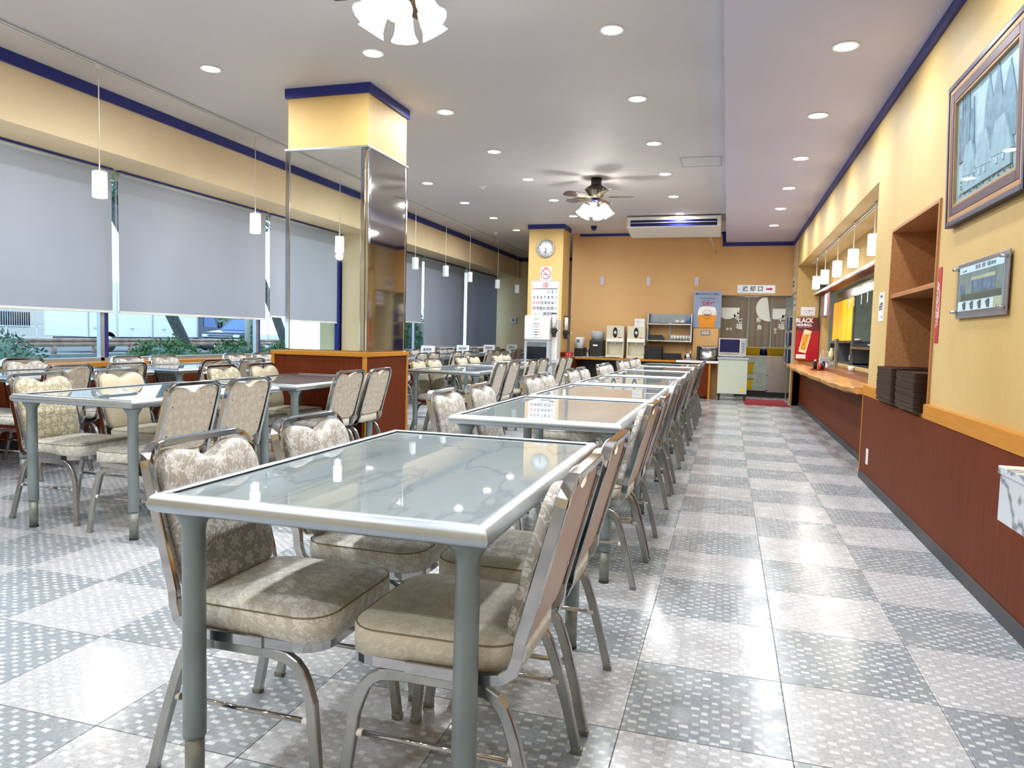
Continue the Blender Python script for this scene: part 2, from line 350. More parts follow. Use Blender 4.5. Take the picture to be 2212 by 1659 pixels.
        for i in range(len(rings)-1):
            for k in range(n): l = (k+1) % n; fs.append((i*n+k, i*n+l, (i+1)*n+l, (i+1)*n+k))
        c = len(vs); vs.append(P(ca, cb, d1+sg*dome)); m = len(rings)-1
        fs += [(m*n+k, m*n+(k+1) % n, c) for k in range(n)]+[tuple(range(n))[::-1]]
        return s.add(vs, fs, True)
    def mesh(s, name, mats):
        me = bpy.data.meshes.new(name); me.from_pydata(s.v, [], s.f); me.update()
        for m in (mats if isinstance(mats, (list, tuple)) else [mats]): me.materials.append(M[m] if isinstance(m, str) else m)
        me.polygons.foreach_set('use_smooth', s.sm); me.polygons.foreach_set('material_index', s.mi)
        bm = bmesh.new(); bm.from_mesh(me); bmesh.ops.recalc_face_normals(bm, faces=bm.faces); bm.to_mesh(me); bm.free()
        return me
    def build(s, name, mats, parent=None, kind=None, label=None, loc=None):
        o = bpy.data.objects.new(name, s.mesh(name, mats)); C.objects.link(o)
        if parent is not None: o.parent = parent
        if kind: o['kind'] = kind
        if label: o['label'] = label
        if loc: o.location = loc
        return o
def rrect(x0, x1, y0, y1, r, n=4):
    o = []
    for cx, cy, a in ((x1-r, y1-r, 0), (x0+r, y1-r, 90), (x0+r, y0+r, 180), (x1-r, y0+r, 270)):
        for i in range(n+1): t = math.radians(a+90*i/n); o.append((cx+r*math.cos(t), cy+r*math.sin(t)))
    return o
def tag(o, label, cat, group=None):
    assert 4 <= len(label.split()) <= 16, label
    o['label'] = label; o['category'] = cat
    if group: o['group'] = group
    return o
def thing(name, label, cat, loc=(0, 0, 0), rz=0, group=None):
    o = bpy.data.objects.new(name, None); C.objects.link(o); o.location = loc; o.rotation_euler = (0, 0, rz); o.empty_display_size = .1
    return tag(o, label, cat, group)
def struct(name, mb, m, parent=None): return mb.build(name, m, parent, kind='structure')
def copy_tree(o, parent=None):
    c = o.copy(); C.objects.link(c)
    if parent is not None: c.parent = parent
    for ch in [x for x in KIDS.get(o.name, ())]: copy_tree(ch, c)
    return c
KIDS = {}
def learn(root):
    KIDS[root.name] = list(root.children)
    for c in root.children: learn(c)
def text_obj(body, size, mt, loc, rot, parent, ext=.0008, align='CENTER', name='lettering', sx=1.0, shear=0.0, bold=0.0):
    cu = bpy.data.curves.new(name, 'FONT'); cu.body = body; cu.size = size; cu.align_x = align; cu.align_y = 'CENTER'; cu.extrude = ext; cu.resolution_u = 2; cu.shear = shear; cu.offset = bold
    to = bpy.data.objects.new(name+'_tmp', cu); C.objects.link(to); bpy.context.view_layer.update()
    dg = bpy.context.evaluated_depsgraph_get(); me = bpy.data.meshes.new_from_object(to.evaluated_get(dg)); bpy.data.objects.remove(to); bpy.data.curves.remove(cu)
    me.materials.clear(); me.materials.append(M[mt])
    o = bpy.data.objects.new(name, me); C.objects.link(o)
    if parent is not None: o.parent = parent
    o.location = loc; o.rotation_euler = rot; o.scale = (sx, 1, 1)
    return o
RF = (PI/2, 0, 0)          # text facing -Y (towards the camera on far walls)
RR = (PI/2, 0, -PI/2)      # text facing -X (on the right wall)
ORD = ['first', 'second', 'third', 'fourth', 'fifth', 'sixth', 'seventh', 'eighth', 'ninth', 'tenth']

ZM, ZR, YF, XW, XP = 3.14, 2.94, 14.3, 1.11, 1.08
XL = -5.85
# ================================================================== SETTING
# floor: sub-slab with real tiles
fl = struct('floor', MB().box(-6.3, 1.6, -2.6, 18.8, -.12, -.004), 'grout')
T = .4503; GX, GY = .2103, 1.937
cells = []
for i in range(-15, 3):
    for j in range(-11, 38):
        x0, y0 = GX+i*T, GY+j*T; x1, y1 = x0+T, y0+T
        if x1 < -5.8 or x0 > 1.12 or y1 > 18.6 or y0 < -2.55: continue
        if x0 > 1.0 and not (y0 > 6.3): continue
        pts = [project(x, y, 0) for x in (x0, x1) for y in (y0, y1)]
        area = -1.
        if all(pts) and any(0 < p[0] < 2212 and 0 < p[1] < 1659 for p in pts):
            a, b, c, d = pts[0], pts[1], pts[3], pts[2]
            q = [a, b, c, d]; area = abs(sum(q[k][0]*q[(k+1) % 4][1]-q[(k+1) % 4][0]*q[k][1] for k in range(4)))/2
        cells.append((area, i, j, min(x0, 1.2), y0))
cells.sort(reverse=True)
g = .0012
tmesh = [MB().box(g, T-g, g, T-g, -.004, 0, .0008).mesh('tile', k) for k in ('tile_light', 'tile_dark')]
rest = [MB(), MB()]
for n, (area, i, j, x0, y0) in enumerate(cells):
    dk = 1 if (i+j) % 2 else 0      # i=-1,j=0 is a dark tile
    if n < 300:
        o = bpy.data.objects.new('tile', tmesh[dk]); C.objects.link(o); o.parent = fl; o.location = (x0, y0, 0)
    else: rest[dk].box(x0+g, x0+T-g, y0+g, y0+T-g, -.004, 0)
for k in (0, 1): rest[k].build('far_tiles', ('tile_light', 'tile_dark')[k], fl, kind='stuff')

# ceiling
cl = struct('ceiling', MB().box(-6.3, -.10, -2.6, 18.8, ZM, ZM+.15), 'ceil')
struct('ceiling', MB().box(-.10, 1.6, -2.6, YF+.2, ZR, ZM+.15), 'ceil_pink')
# walls on the right with niche and serving recess
NY0, NY1, NZ0, NZ1 = 4.56, 5.78, .67, 1.905
RY0, RY1, RZ1 = 6.43, 13.3, 2.385
wr = MB()
wr.box(XW, 1.62, -2.6, NY0, 0, ZR).box(XW, 1.62, NY0, NY1, NZ1, ZR).box(XW, 1.62, NY0, NY1, 0, NZ0).box(XW, 1.62, NY1, RY0, 0, ZR)
wr.box(XW, 1.62, RY0, RY1, RZ1, ZR).box(XW, 1.62, RY1, 13.42, 0, ZR)
struct('wall_right', wr, 'wall_right')
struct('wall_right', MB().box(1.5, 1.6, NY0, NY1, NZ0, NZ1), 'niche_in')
ob = MB(); OY0, OY1, OZ0, OZ1 = 7.2, 12.95, .80, 1.90
ob.box(1.5, 1.6, RY0, RY1, OZ1, RZ1).box(1.5, 1.6, RY0, OY0, .0, OZ1).box(1.5, 1.6, OY1, RY1, 0, OZ1).box(1.5, 1.6, OY0, OY1, 0, OZ0)
struct('wall_right', ob, 'wall_right')
struct('wall_right', MB().box(1.225, 1.26, RY0, RY1, .0, .672), 'panel')
struct('wall_right', MB().box(XW, 1.62, 13.42, 14.3, 1.97, ZR).box(XW+.03, 1.62, 14.2, 14.3, 0, 1.97), 'wall_pale')
# far wall with the doorway to the kitchen
DX0, DX1, DZ = -.15, 1.10, 1.95
wf = MB().box(-2.9, DX0, YF, YF+.15, 0, ZM).box(DX0, 1.62, YF, YF+.15, DZ, ZM)
struct('wall_far', wf, 'wall_orange')
struct('wall_far', MB().box(-6.3, -2.9, 18.5, 18.65, 0, ZM), 'wall_pale')
struct('wall_far', MB().box(-3.05, -2.9, YF, 18.5, 0, ZM), 'wall_orange')
# pier left of the doorway
struct('wall_far', MB().box(-.63, -.17, 14.12, YF, 0, 1.32, .006), 'wall_orange')
# left: beam, low wall, end walls
struct('wall_left', MB().box(-5.32, -6.3, -2.6, 18.5, 2.615, ZM), 'wall_pale')
struct('wall_left', MB().box(-5.86, -6.1, -2.6, 18.5, 0, .70), 'concrete')
struct('wall_left', MB().box(-5.55, -6.3, -2.6, .72, 0, 2.615), 'wall_pale')
struct('wall_back', MB().box(-6.3, 1.62, -2.75, -2.6, 0, ZM), 'wall_pale')
# wainscots
n = 0
def trim(mb, m):
    global n; n += 1; return struct('trim_%d' % n, mb, m)
wl = trim(MB().box(-5.77, -5.79, .72, 18.5, .08, .66), 'base')
y = .72
while y < 18.4:
    y2 = min(y+2.42, 18.5); MB().box(-5.75, -5.775, y+.003, y2-.003, .09, .665).build('panel', 'panel', wl); y = y2
trim(MB().box(-5.72, -6.0, .72, 18.5, .685, .73, .006), 'panel_edge')
struct('baseboard_left', MB().box(-5.735, -5.79, .72, 18.5, 0, .09), 'base')
wp = trim(MB().box(XP+.01, XW, -2.6, RY0-.02, .06, .67), 'base')
for a, b in ((-2.6, .5), (.5, 2.9), (2.9, 6.41)): MB().box(XP, XP+.012, a+.001, b-.001, .065, .672).build('panel', 'panel', wp)
trim(MB().box(XP-.004, XW, -2.6, NY0-.012, .675, .755, .003), 'panel_edge')
trim(MB().box(XP-.004, XW, NY1+.012, RY0, .675, .755, .003), 'panel_edge')
trim(MB().box(XP-.004, 1.24, RY0-.02, RY0, .0, .68, .002), 'panel_edge')
trim(MB().box(1.19, 1.5, RY1-.02, RY1, .70, .79), 'panel_edge')
struct('baseboard_right', MB().box(XP-.008, XP+.02, -2.6, RY0-.02, 0, .066, .003), 'base')
struct('baseboard_right', MB().box(1.215, 1.235, RY0, RY1, 0, .066, .003), 'base')
trim(MB().box(XP, 1.24, RY1, RY1+.03, 0, .72), 'panel_edge')
# blue crown trim
b = .085
trim(MB().box(-5.32, -5.295, -2.6, 18.5, ZM-b-.01, ZM-.005), 'blue')
trim(MB().box(-5.32, -3.05, 18.47, 18.5, ZM-b, ZM), 'blue')
trim(MB().box(-2.9, -.10, YF-.025, YF, ZM-b*.6, ZM), 'blue')
trim(MB().box(-.165, -.098, YF-.03, YF, ZR-.07, ZM), 'blue')
trim(MB().box(-.10, XW, YF-.025, YF, ZR-.07, ZR), 'blue')
trim(MB().box(XW-.025, XW, -2.6, YF, ZR-.07, ZR), 'blue')

# pillars
def pillar(x0, x1, y0, y1, m):
    p = struct('wall_pillar', MB().box(x0, x1, y0, y1, 0, ZM), m)
    t = MB(); e = .022
    t.box(x0-e, x1+e, y0-e, y0, ZM-.08, ZM).box(x1, x1+e, y0, y1+e, ZM-.08, ZM).box(x0-e, x0, y0, y1+e, ZM-.08, ZM).box(x0, x1, y1, y1+e, ZM-.08, ZM)
    t.build('crown_trim', 'blue', p); return p
PX0, PX1, PY0, PY1 = -3.70, -2.935, 5.50, 6.24
p1 = pillar(PX0, PX1, PY0, PY1, 'wall')
mz0, mz1 = .92, 2.615
MB().box(PX0+.03, PX1-.055, PY0-.012, PY0-.002, mz0, mz1).build('mirror', 'mirror', p1, label='mirror panel facing the camera')
MB().box(PX1+.002, PX1+.012, PY0+.03, PY1-.03, mz0, mz1).build('mirror', 'mirror_steel', p1, label='polished steel panel with scuffs')
MB().box(PX0-.012, PX0-.002, PY0+.03, PY1-.03, mz0, mz1).build('mirror', 'mirror_steel', p1)
cs = MB()
cs.box(PX1-.055, PX1-.01, PY0-.018, PY0, mz0, mz1, .006).box(PX1, PX1+.018, PY0-.015, PY0+.03, mz0, mz1, .006).box(PX0-.015, PX0+.03, PY0-.018, PY0+.012, mz0, mz1, .006).box(PX1, PX1+.018, PY1-.03, PY1+.006, mz0, mz1, .006)
cs.build('corner_strip', 'chrome', p1)
MB().box(PX0-.02, PX1+.02, PY0-.024, PY1+.01, mz1, mz1+.016, .003).build('top_strip', 'alu', p1)
p2 = pillar(-3.60, -2.95, 13.0, 13.57, 'wall')
MB().box(-3.61, -2.94, 12.985, 13.58, 0, .80).build('dado_panel', 'panel', p2)

# box around the near pillar
bx = thing('pillar_surround', 'red-brown wooden surround with orange edges boxed around the mirrored pillar', 'planter box', (-3.37, 5.88, 0))
def rel(o, mb): return mb
BX0, BX1, BY0, BY1, BZ = -3.83-(-3.37), -2.91-(-3.37), 5.45-5.88, 6.30-5.88, .905
MB().box(BX0+.01, BX1-.01, BY0+.01, BY1-.01, .06, BZ-.03).build('panel', 'panel', bx)
MB().box(BX0-.005, BX1+.005, BY0-.005, BY1+.005, BZ-.035, BZ, .003).build('top', 'panel_edge', bx)
for x in (BX0, BX1-.03):
    for y in (BY0, BY1-.03): MB().box(x, x+.03, y, y+.03, 0, BZ-.03, .002).build('corner_post', 'panel_edge', bx)
MB().box(BX0+.02, BX1-.02, BY0+.02, BY1-.02, 0, .06).build('plinth', 'base', bx)

# windows: frame posts, panes, blinds
edges = [.72, 3.22, 5.68, 8.12, 10.6, 13.08, 15.5, 18.5]
for k in range(7):
    a, b_ = edges[k], edges[k+1]
    w = struct('window_%d' % (k+1), MB().box(-5.99, -5.93, a, a+.075, .73, 2.615), 'blue')
    MB().box(-5.95, -5.90, a-.05, a, .73, 2.615, .004).build('aluminium_post', 'alu', w)
    MB().box(-5.98, -5.90, a, b_, .73, .765).build('sill_rail', 'alu', w)
    MB().box(-5.965, -5.957, a+.075, b_-.05, .765, 2.60).build('pane', 'glass', w)
bl = [(.97, 3.32, 1.21), (3.39, 5.735, 1.21), (5.815, 8.20, 1.21), (8.29, 10.66, 1.25), (10.75, 13.25, 1.29), (13.36, 15.66, .80), (15.84, 18.13, .80)]
names = ['drawn to sill height behind the camera end', 'leftmost of the tall grey blinds', 'between the first two pendant lamps', 'just left of the mirrored pillar', 'just right of the mirrored pillar above red flowers', 'drawn fully down beside the pillar', 'drawn fully down nearest the far cream wall']
for (a, b_, z0), nm in zip(bl, names):
    t = thing('roller_blind', 'grey fabric roller blind ' + nm, 'blind', (-5.85, (a+b_)/2, z0), 0, 'roller blinds along the window wall')
    h = (b_-a)/2; H_ = 2.60-z0
    ripple = MB(); N = 14; vs = []
    for q in range(N+1):
        yy = -h+2*h*q/N; dx = .004*math.sin(q*1.7)
        vs += [(dx, yy, .012), (dx*.5, yy, H_)]
    f1 = [(2*q, 2*q+2, 2*q+3, 2*q+1) for q in range(N)]
    ripple.add(vs+[(x-.0015, y_, z) for x, y_, z in vs], f1+[tuple(i+len(vs) for i in reversed(f)) for f in f1], True)
    ripple.build('fabric', 'blind', t)
    MB().box(-.008, .008, -h, h, -.004, .018, .004).build('bottom_rail', 'white_plastic', t)
    MB().cyl((-.0, -h, H_-.02), (-.0, h, H_-.02), .022, n=12).build('roller', 'grey_plastic', t)
    MB().box(-.04, .03, -h, h, H_, H_+.012).build('top_rail', 'blue', t)
    MB().cyl((.012, h+.03, H_), (.012, h+.03, -.28), .0022, n=6).cyl((.012, h+.045, H_), (.012, h+.045, -.28), .0022, n=6).build('pull_cord', 'white_plastic', t)
# ================================================================== TABLES
TZ, TW, TL = .712, .785, 1.215
def make_table():
    t = thing('dining_table', 'x x x x', 'table')
    w, l = TW/2, TL/2; r = .016
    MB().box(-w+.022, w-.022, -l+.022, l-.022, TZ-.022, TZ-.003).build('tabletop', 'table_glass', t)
    # rounded aluminium profile, four mitred bars
    prof = [(.030, 0), (.030, .003), (.012, .0035), (.004, -.002), (-.001, -.011), (-.003, -.020), (.001, -.032), (.012, -.039), (.030, -.039)]
    for (ax, ay), (bx_, by) in (((-w, -l), (w, -l)), ((w, -l), (w, l)), ((w, l), (-w, l)), ((-w, l), (-w, -l))):
        A, B = Vector((ax, ay, TZ)), Vector((bx_, by, TZ)); d = (B-A).normalized(); nrm = Vector((-d.y, d.x, 0))
        vs = [A+d*i+nrm*i+Vector((0, 0, z)) for i, z in prof]+[B-d*i+nrm*i+Vector((0, 0, z)) for i, z in prof]; n_ = len(prof)
        MB().add(vs, [(k, k+1, k+1+n_, k+n_) for k in range(n_-1)], True).build('edge_profile', 'alu', t)
    for sx in (-1, 1):
        for sy in (-1, 1):
            x, y = sx*(w-.062), sy*(l-.07)
            lg = MB().lathe([(.0, .142), (.0255, .142), (.0262, .15), (.0255, .625), (.028, .640), (.038, .656), (.043, .664), (.043, .676), (0, .676)], (x, y, 0), 20).build('leg', 'leg_paint', t)
            MB().lathe([(.0, .006), (.0215, .006), (.0215, .15), (0, .15)], (x, y, 0), 18).build('lower_sleeve', 'leg_low', lg)
            MB().lathe([(.0, 0), (.0225, 0), (.0225, .009), (0, .009)], (x, y, 0), 16).build('foot_pad', 'rubber', lg)
    learn(t); return t
tproto = make_table()
RA, RB, RC = 'aisle row', 'middle row', 'window row'
tables = [(RA, [( -.81, 1.873), (-.81, 3.66), (-.80, 4.99), (-.80, 6.43), (-.79, 7.88), (-.785, 9.28), (-.78, 10.72)]),
          (RB, [(-3.175, 3.44), (-3.14, 4.80), (-2.74, 7.37), (-2.77, 8.96), (-2.77, 10.42)]),
          (RC, [(-5.02, 4.35), (-5.02, 5.85), (-5.02, 7.35), (-4.87, 10.02), (-4.87, 11.6), (-4.87, 13.3), (-4.87, 14.9), (-4.87, 16.6)])]
first = True
for row, lst in tables:
    for k, (x, y) in enumerate(lst):
        o = tproto if first else copy_tree(tproto); first = False
        o.location = (x, y, 0)
        extra = {(RA, 0): 'large glossy grey-topped metal table nearest the camera, %s', (RB, 1): 'dark-looking glossy table against the pillar surround, second in the %s'}.get((row, k))
        lab = extra % row if extra else 'grey glass-topped metal table, %s from the camera in the %s' % (ORD[k], row)
        tag(o, lab, 'table', 'dining tables of the ' + row)

# ================================================================== CHAIRS (local +x = forward)
def arc(cx, cy, r, a0, a1, n): return [(cx+r*math.cos(math.radians(a0+(a1-a0)*i/n)), cy+r*math.sin(math.radians(a0+(a1-a0)*i/n))) for i in range(n+1)]
def back_u(z): return -.188-(z-.43)*.265       # recline of the back
def make_chair(back, rear, seat):
    t = thing('banquet_chair', 'x x x x', 'chair')
    # seat cushion: horseshoe outline
    so = rrect(-.185, .215, -.198, .198, .075, 5)
    so = [(a, b*(1-.06*max(0, (-a)/.2))) for a, b in so]
    s_ = MB().cushion(so, .370, .436, 'xy', .016, .010).build('seat', seat, t)
    MB().sweep([(a*.985, b*.985, .4285) for a, b in so], .003, .003, closed=True).build('piping', 'cushion_pipe', s_)
    # backrest cushion, wavy top, in a plane leaning back
    bo = []
    hw = .168
    bo += arc(hw-.05, .478, .045, -90, 0, 3)
    bo += [(hw+.002, .60)]
    top = arc(hw-.058, .716, .060, 0, 95, 5); bo += top
    for q in (.062, .04, .02, 0, -.02, -.04, -.062): bo.append((q, .742+.026*(abs(q)/.062)**1.6))
    bo += [(-a, z) for a, z in reversed(top)]
    bo += [(-hw-.002, .60)]
    bo += [(-a, z) for a, z in reversed(arc(hw-.05, .478, .045, -90, 0, 3))]
    def lean(mb):
        mb.v = [(x+back_u(z), y, z) for x, y, z in mb.v]; return mb
    lean(MB().cushion(bo, .004, .046, 'yz', .016, .006)).build('backrest', back, t)
    rb = lean(MB().prism([(a*1.03, z) for a, z in bo], -.006, .003, 'yz')).build('rear_panel', rear, t)
    sc_ = MB()
    for sy in (-1, 1):
        for z in (.52, .675): sc_.lathe([(.0045, -.0085), (.0035, -.0065), (.0035, -.005)], (back_u(z), sy*.140, z), 8, axis='x')
    sc_.build('screw', 'chrome', rb)
    # chrome back frame: inverted U continuing under the seat
    def stile(s):
        y = s*.19
        p = [(back_u(z), y, z) for z in (.74, .66, .55, .45)]
        p += [(-.189, s*.192, .415), (-.178, s*.193, .385), (-.155, s*.194, .367), (-.12, s*.195, .361), (.06, s*.195, .361)]
        return p
    corner = lambda s: [(back_u(.740+.052*math.sin(a)), s*(.135+.055*math.cos(a)), .740+.052*math.sin(a)) for a in [math.radians(90-18*i) for i in range(6)]]
    L = list(reversed(stile(-1)))+list(reversed([]))
    path = list(reversed(stile(-1)))[:-1]+list(reversed(corner(-1)))+corner(1)+stile(1)[1:]
    def ref(tg): return Vector((0, 1, 0)) if abs(tg.y) < .3 else Vector((0, tg.y, tg.z)).cross(Vector((1, 0, 0))).normalized()
    # keep section constant: width along x (.026), thickness .016
    mb = MB(); mb.sweep(path, .028, .017, ref=lambda tg: (Vector((0, 1 if tg.x > 0 else -1, 0)) if abs(tg.y) < .05 else Vector((1, 0, 0)).cross(tg).normalized()))
    mb.build('back_frame', 'chrome', t)
    fr = [(.04, -.195, .361)]+[(.14+.068*math.cos(a), -.127+.068*math.sin(a), .361) for a in [math.radians(-90+18*i) for i in range(6)]]
    fr += [(x, -y, z) for x, y, z in reversed(fr)]
    MB().sweep(fr, .006, .024, ref=(0, 0, 1)).build('seat_frame', 'chrome', t)
    # side legs: each half of an inverted U
    for s in (-1, 1):
        yt, yb = s*.186, s*.205
        def yy(z): return yb+(yt-yb)*z/.34
        f = [(0, yt, .337), (.075, yt, .337)]+[(.098+.085*math.sin(a)*.9, yy(.26), .337-.085+.085*math.cos(a)) for a in [math.radians(18*i) for i in range(1, 5)]]
        f += [(.186, yy(.24), .235), (.200, yy(.12), .12), (.212, yb, .006)]
        r_ = [(0, yt, .337), (-.075, yt, .337)]+[(-.098-.085*math.sin(a)*.9, yy(.26), .337-.085+.085*math.cos(a)) for a in [math.radians(18*i) for i in range(1, 5)]]
        r_ += [(-.186, yy(.24), .235), (-.218, yy(.12), .12), (-.245, yb, .006)]
        for pth, fx in ((f, .212), (r_, -.245)):
            lg = MB().sweep(pth, .020, .026, ref=lambda tg: Vector((0, 1, 0)).cross(tg)).build('leg', 'chrome_old', t)
            MB().box(fx-.014, fx+.014, yb-.012, yb+.012, 0, .016, .004).build('foot_cap', 'leg_low', lg)
        z = .19; xa = -.202; xb = .192
        st = MB().cyl((xa, yy(z)-s*.003, z), (xb, yy(z)-s*.003, z), .0065, n=10).build('stretcher', 'chrome', t)
        for q in (xb-.028, xa+.006): MB().cyl((q, yy(z)-s*.003, z), (q+.022, yy(z)-s*.003, z), .0095, n=10).build('plastic_cap', 'white_plastic', st)
    learn(t); return t
protos = {'grey': ('fab_back', 'fab_rear', 'fab_seat'), 'olive': ('fab_back2', 'fab_rear', 'fab_seat'), 'plain': ('fab_plain', 'fab_rear', 'fab_seat2'), 'wood': ('fab_back', 'wood_back', 'fab_seat2')}
desc = {'grey': 'silver-grey damask banquet chair', 'olive': 'olive damask banquet chair', 'plain': 'plain beige banquet chair', 'wood': 'damask banquet chair with plywood rear'}
made = {}
def chair(kind, x, y, side, label, group, dz=0):
    if kind not in made: made[kind] = make_chair(*protos[kind]); o = made[kind]
    else: o = copy_tree(made[kind])
    o.location = (x, y, 0); o.rotation_euler = (0, 0, (0 if side == 'L' else PI)+dz)
    return tag(o, desc[kind]+', '+label, 'chair', group)
# (row, table, side, x, y, kind)
seats = []
def pairs(row, side, lst):
    for k, (x, ys, kinds) in enumerate(lst):
        for q, (y, kd) in enumerate(zip(ys, kinds)):
            if y is not None: seats.append((row, k, side, x, y, kd, q))
pairs(RA, 'L', [(-1.055, (1.585, 2.105), ('grey', 'grey')), (-1.10, (3.42, 3.95), ('grey', 'grey')), (-1.08, (5.02, 5.48), ('grey', 'grey')), (-1.06, (6.34, 6.80), ('grey', 'grey')),
               (-1.04, (7.76, 8.19), ('grey', 'grey')), (-1.03, (9.14, 9.62), ('grey', 'grey')), (-1.03, (10.30, 10.9), ('grey', 'grey'))])
pairs(RA, 'R', [(-.575, (1.585, 2.085), ('wood', 'wood')), (-.58, (3.285, 3.735), ('wood', 'wood')), (-.58, (4.83, 5.315), ('wood', 'wood')), (-.585, (6.35, 6.79), ('wood', 'wood')),
               (-.585, (7.75, 8.2), ('wood', 'wood')), (-.58, (9.18, 9.65), ('wood', 'wood')), (-.575, (10.5, 10.98), ('wood', 'wood'))])
pairs(RB, 'L', [(-3.525, (3.20, 3.755), ('olive', 'plain')), (-3.47, (4.70, 5.20), ('olive', 'plain')), (-2.99, (7.26, 7.70), ('olive', 'olive')), (-3.06, (8.80, 9.28), ('olive', 'olive')), (-3.06, (10.35, 10.78), ('olive', 'olive'))])
pairs(RB, 'R', [(-2.94, (3.13, 3.59), ('grey', 'plain')), (-2.93, (4.76, 5.20), ('olive', 'plain')), (-2.53, (7.2, 7.68), ('grey', 'plain')), (-2.55, (8.55, 9.07), ('plain', 'olive')), (-2.50, (10.02, 10.45), ('grey', 'grey'))])
pairs(RC, 'L', [(-5.20, (3.95, 4.47), ('grey', 'grey')), (-5.20, (5.53, 6.0), ('grey', 'grey')), (-5.20, (7.09, 7.6), ('grey', 'grey')), (-5.15, (9.8, 10.3), ('grey', 'grey')), (-5.15, (11.45, 12.0), ('grey', 'grey')),
               (-5.15, (13.3, 13.75), ('grey', 'grey')), (-5.15, (14.8, 15.25), ('grey', 'grey')), (-5.15, (16.45, 16.9), ('grey', 'grey'))])
pairs(RC, 'R', [(-4.73, (3.98, 4.49), ('olive', 'olive')), (-4.73, (5.52, 6.02), ('olive', 'olive')), (-4.73, (7.1, 7.6), ('olive', 'olive')), (-4.57, (9.80, 10.23), ('plain', 'plain')), (-4.57, (11.21, 11.71), ('plain', 'plain')),
               (-4.57, (12.96, 13.41), ('plain', 'plain')), (-4.57, (14.5, 14.95), ('plain', 'plain')), (-4.57, (16.2, 16.65), ('plain', 'plain'))])
rj = random.Random(3)
for row, k, side, x, y, kd, q in seats:
    sd = {'L': 'window side', 'R': 'aisle side'}[side]
    lab = '%s, %s of %s table, %s' % (('nearer', 'farther')[q], sd, ORD[k], row)
    jx = rj.uniform(-.008, .008) if k else 0; rot = rj.uniform(-.035, .035) if k else 0
    chair(kd, x+jx, y, side, lab, 'banquet chairs of the ' + row, rot)

# ================================================================== LIGHTS AND CEILING FITTINGS
def downlight(x, y, z, k, row, warm=False, watt=P_DOWN):
    t = thing('downlight', 'round recessed white downlight, %s from the camera in the %s' % (ORD[k], row), 'ceiling light', (x, y, z), 0, 'recessed downlights')
    MB().lathe([(.082, .0), (.086, -.004), (.080, -.007), (.071, -.006), (.068, .0)], n=28, cap=False).build('rim', 'white_plastic', t)
    MB().lathe([(0, -.003), (.070, -.003), (.070, -.0005), (0, -.0005)], n=24, cap=False).build('lens', 'lens_warm' if warm else 'lens', t)
    ld = bpy.data.lights.new('downlight_lamp', 'AREA'); ld.shape = 'DISK'; ld.size = .13; ld.energy = watt; ld.color = (1, .88, .66) if warm else (.95, .985, 1); ld.spread = math.radians(172)
    lo = bpy.data.objects.new('lamp', ld); C.objects.link(lo); lo.parent = t; lo.location = (0, 0, -.012)
YD = [4.93, 6.36, 7.82, 9.26, 10.72, 12.16, 13.6]
allY = [-.85, .6, 2.03, 3.48] + YD
for nm, x, lst in (('line above the aisle-row tables', -.83, allY[:-1]), ('centre line', -2.60, allY[:-1]), ('line nearest the windows', -4.03, [y for y in allY if y not in (6.36, 7.82, 3.48)])):
    for k, y in enumerate(lst): downlight(x, y, ZM, k, nm, warm=(x == -.83 and y > 12), watt=(14 if y < 1 else P_DOWN))
for k, y in enumerate([-.8, .65, 2.1, 3.56, 5.02, 6.46, 7.90, 9.37, 10.77, 12.28]): downlight(.63, y, ZR, k, 'lowered aisle ceiling', watt=(3 if y < 1 else 9 if y < 4 else 11))

def pendant(x, y, zc, zt, zb, lit, label, group, watt=5):
    t = thing('pendant_lamp', label, 'pendant lamp', (x, y, zb), 0, group)
    h = zt-zb
    MB().lathe([(.034, 0), (.052, 0), (.054, .01), (.053, h-.006), (.050, h), (0, h), (0, h-.004), (.047, h-.006), (.047, .01)], n=24, cap=False).build('shade', 'lamp_on' if lit else 'lamp_dim', t)
    MB().lathe([(0, h-.05), (.016, h-.05), (.02, h-.02), (.02, h-.005), (0, h-.005)], n=12, cap=False).build('socket', 'white_plastic', t)
    MB().cyl((0, 0, h), (0, 0, zc-zb-.02), .0042, n=8).build('cord', 'cord_white', t)
    MB().box(-.012, .012, -.03, .03, zc-zb-.045, zc-zb-.008, .004).build('track_plug', 'white_plastic', t)
    if watt:
        ld = bpy.data.lights.new('pendant_lamp_bulb', 'POINT'); ld.energy = watt; ld.shadow_soft_size = .04; ld.color = (1, .93, .82)
        lo = bpy.data.objects.new('lamp', ld); C.objects.link(lo); lo.parent = t; lo.location = (0, 0, -.05)
for k, y in enumerate((2.66, 4.62, 6.59, 8.6)): pendant(-4.83, y, ZM, 2.298, 2.095, True, 'lit white cylinder pendant over the window row, %s from the camera' % ORD[k], 'pendant lamps over the window row', 13)
for k, y in enumerate((10.66, 11.96, 13.2, 14.97, 16.48, 17.9)): pendant(-4.83, y, ZM, 2.288, 2.10, False, 'unlit frosted cylinder pendant beyond the mirrored pillar, %s along its track' % ORD[k], 'pendant lamps over the window row', 0)
for k, y in enumerate((7.34, 8.48, 9.65, 10.82, 11.82)): pendant(1.25, y, RZ1, 2.095, 1.905, True, 'bright white cylinder pendant above the serving counter, %s from the camera' % ORD[k], 'pendant lamps above the serving counter', 4)
def track(x, y0, y1, z, label):
    t = thing('lighting_track', label, 'light track', (x, (y0+y1)/2, z-.022)); L = (y1-y0)/2
    MB().box(-.017, .017, -L, L, .008, .022).build('rail', 'grey_plastic', t)
    MB().box(-.017, -.007, -L, L, 0, .008).box(.007, .017, -L, L, 0, .008).build('lip', 'white_plastic', t)
    MB().box(-.006, .006, -L+.01, L-.01, .004, .0078).build('slot', 'black', t)
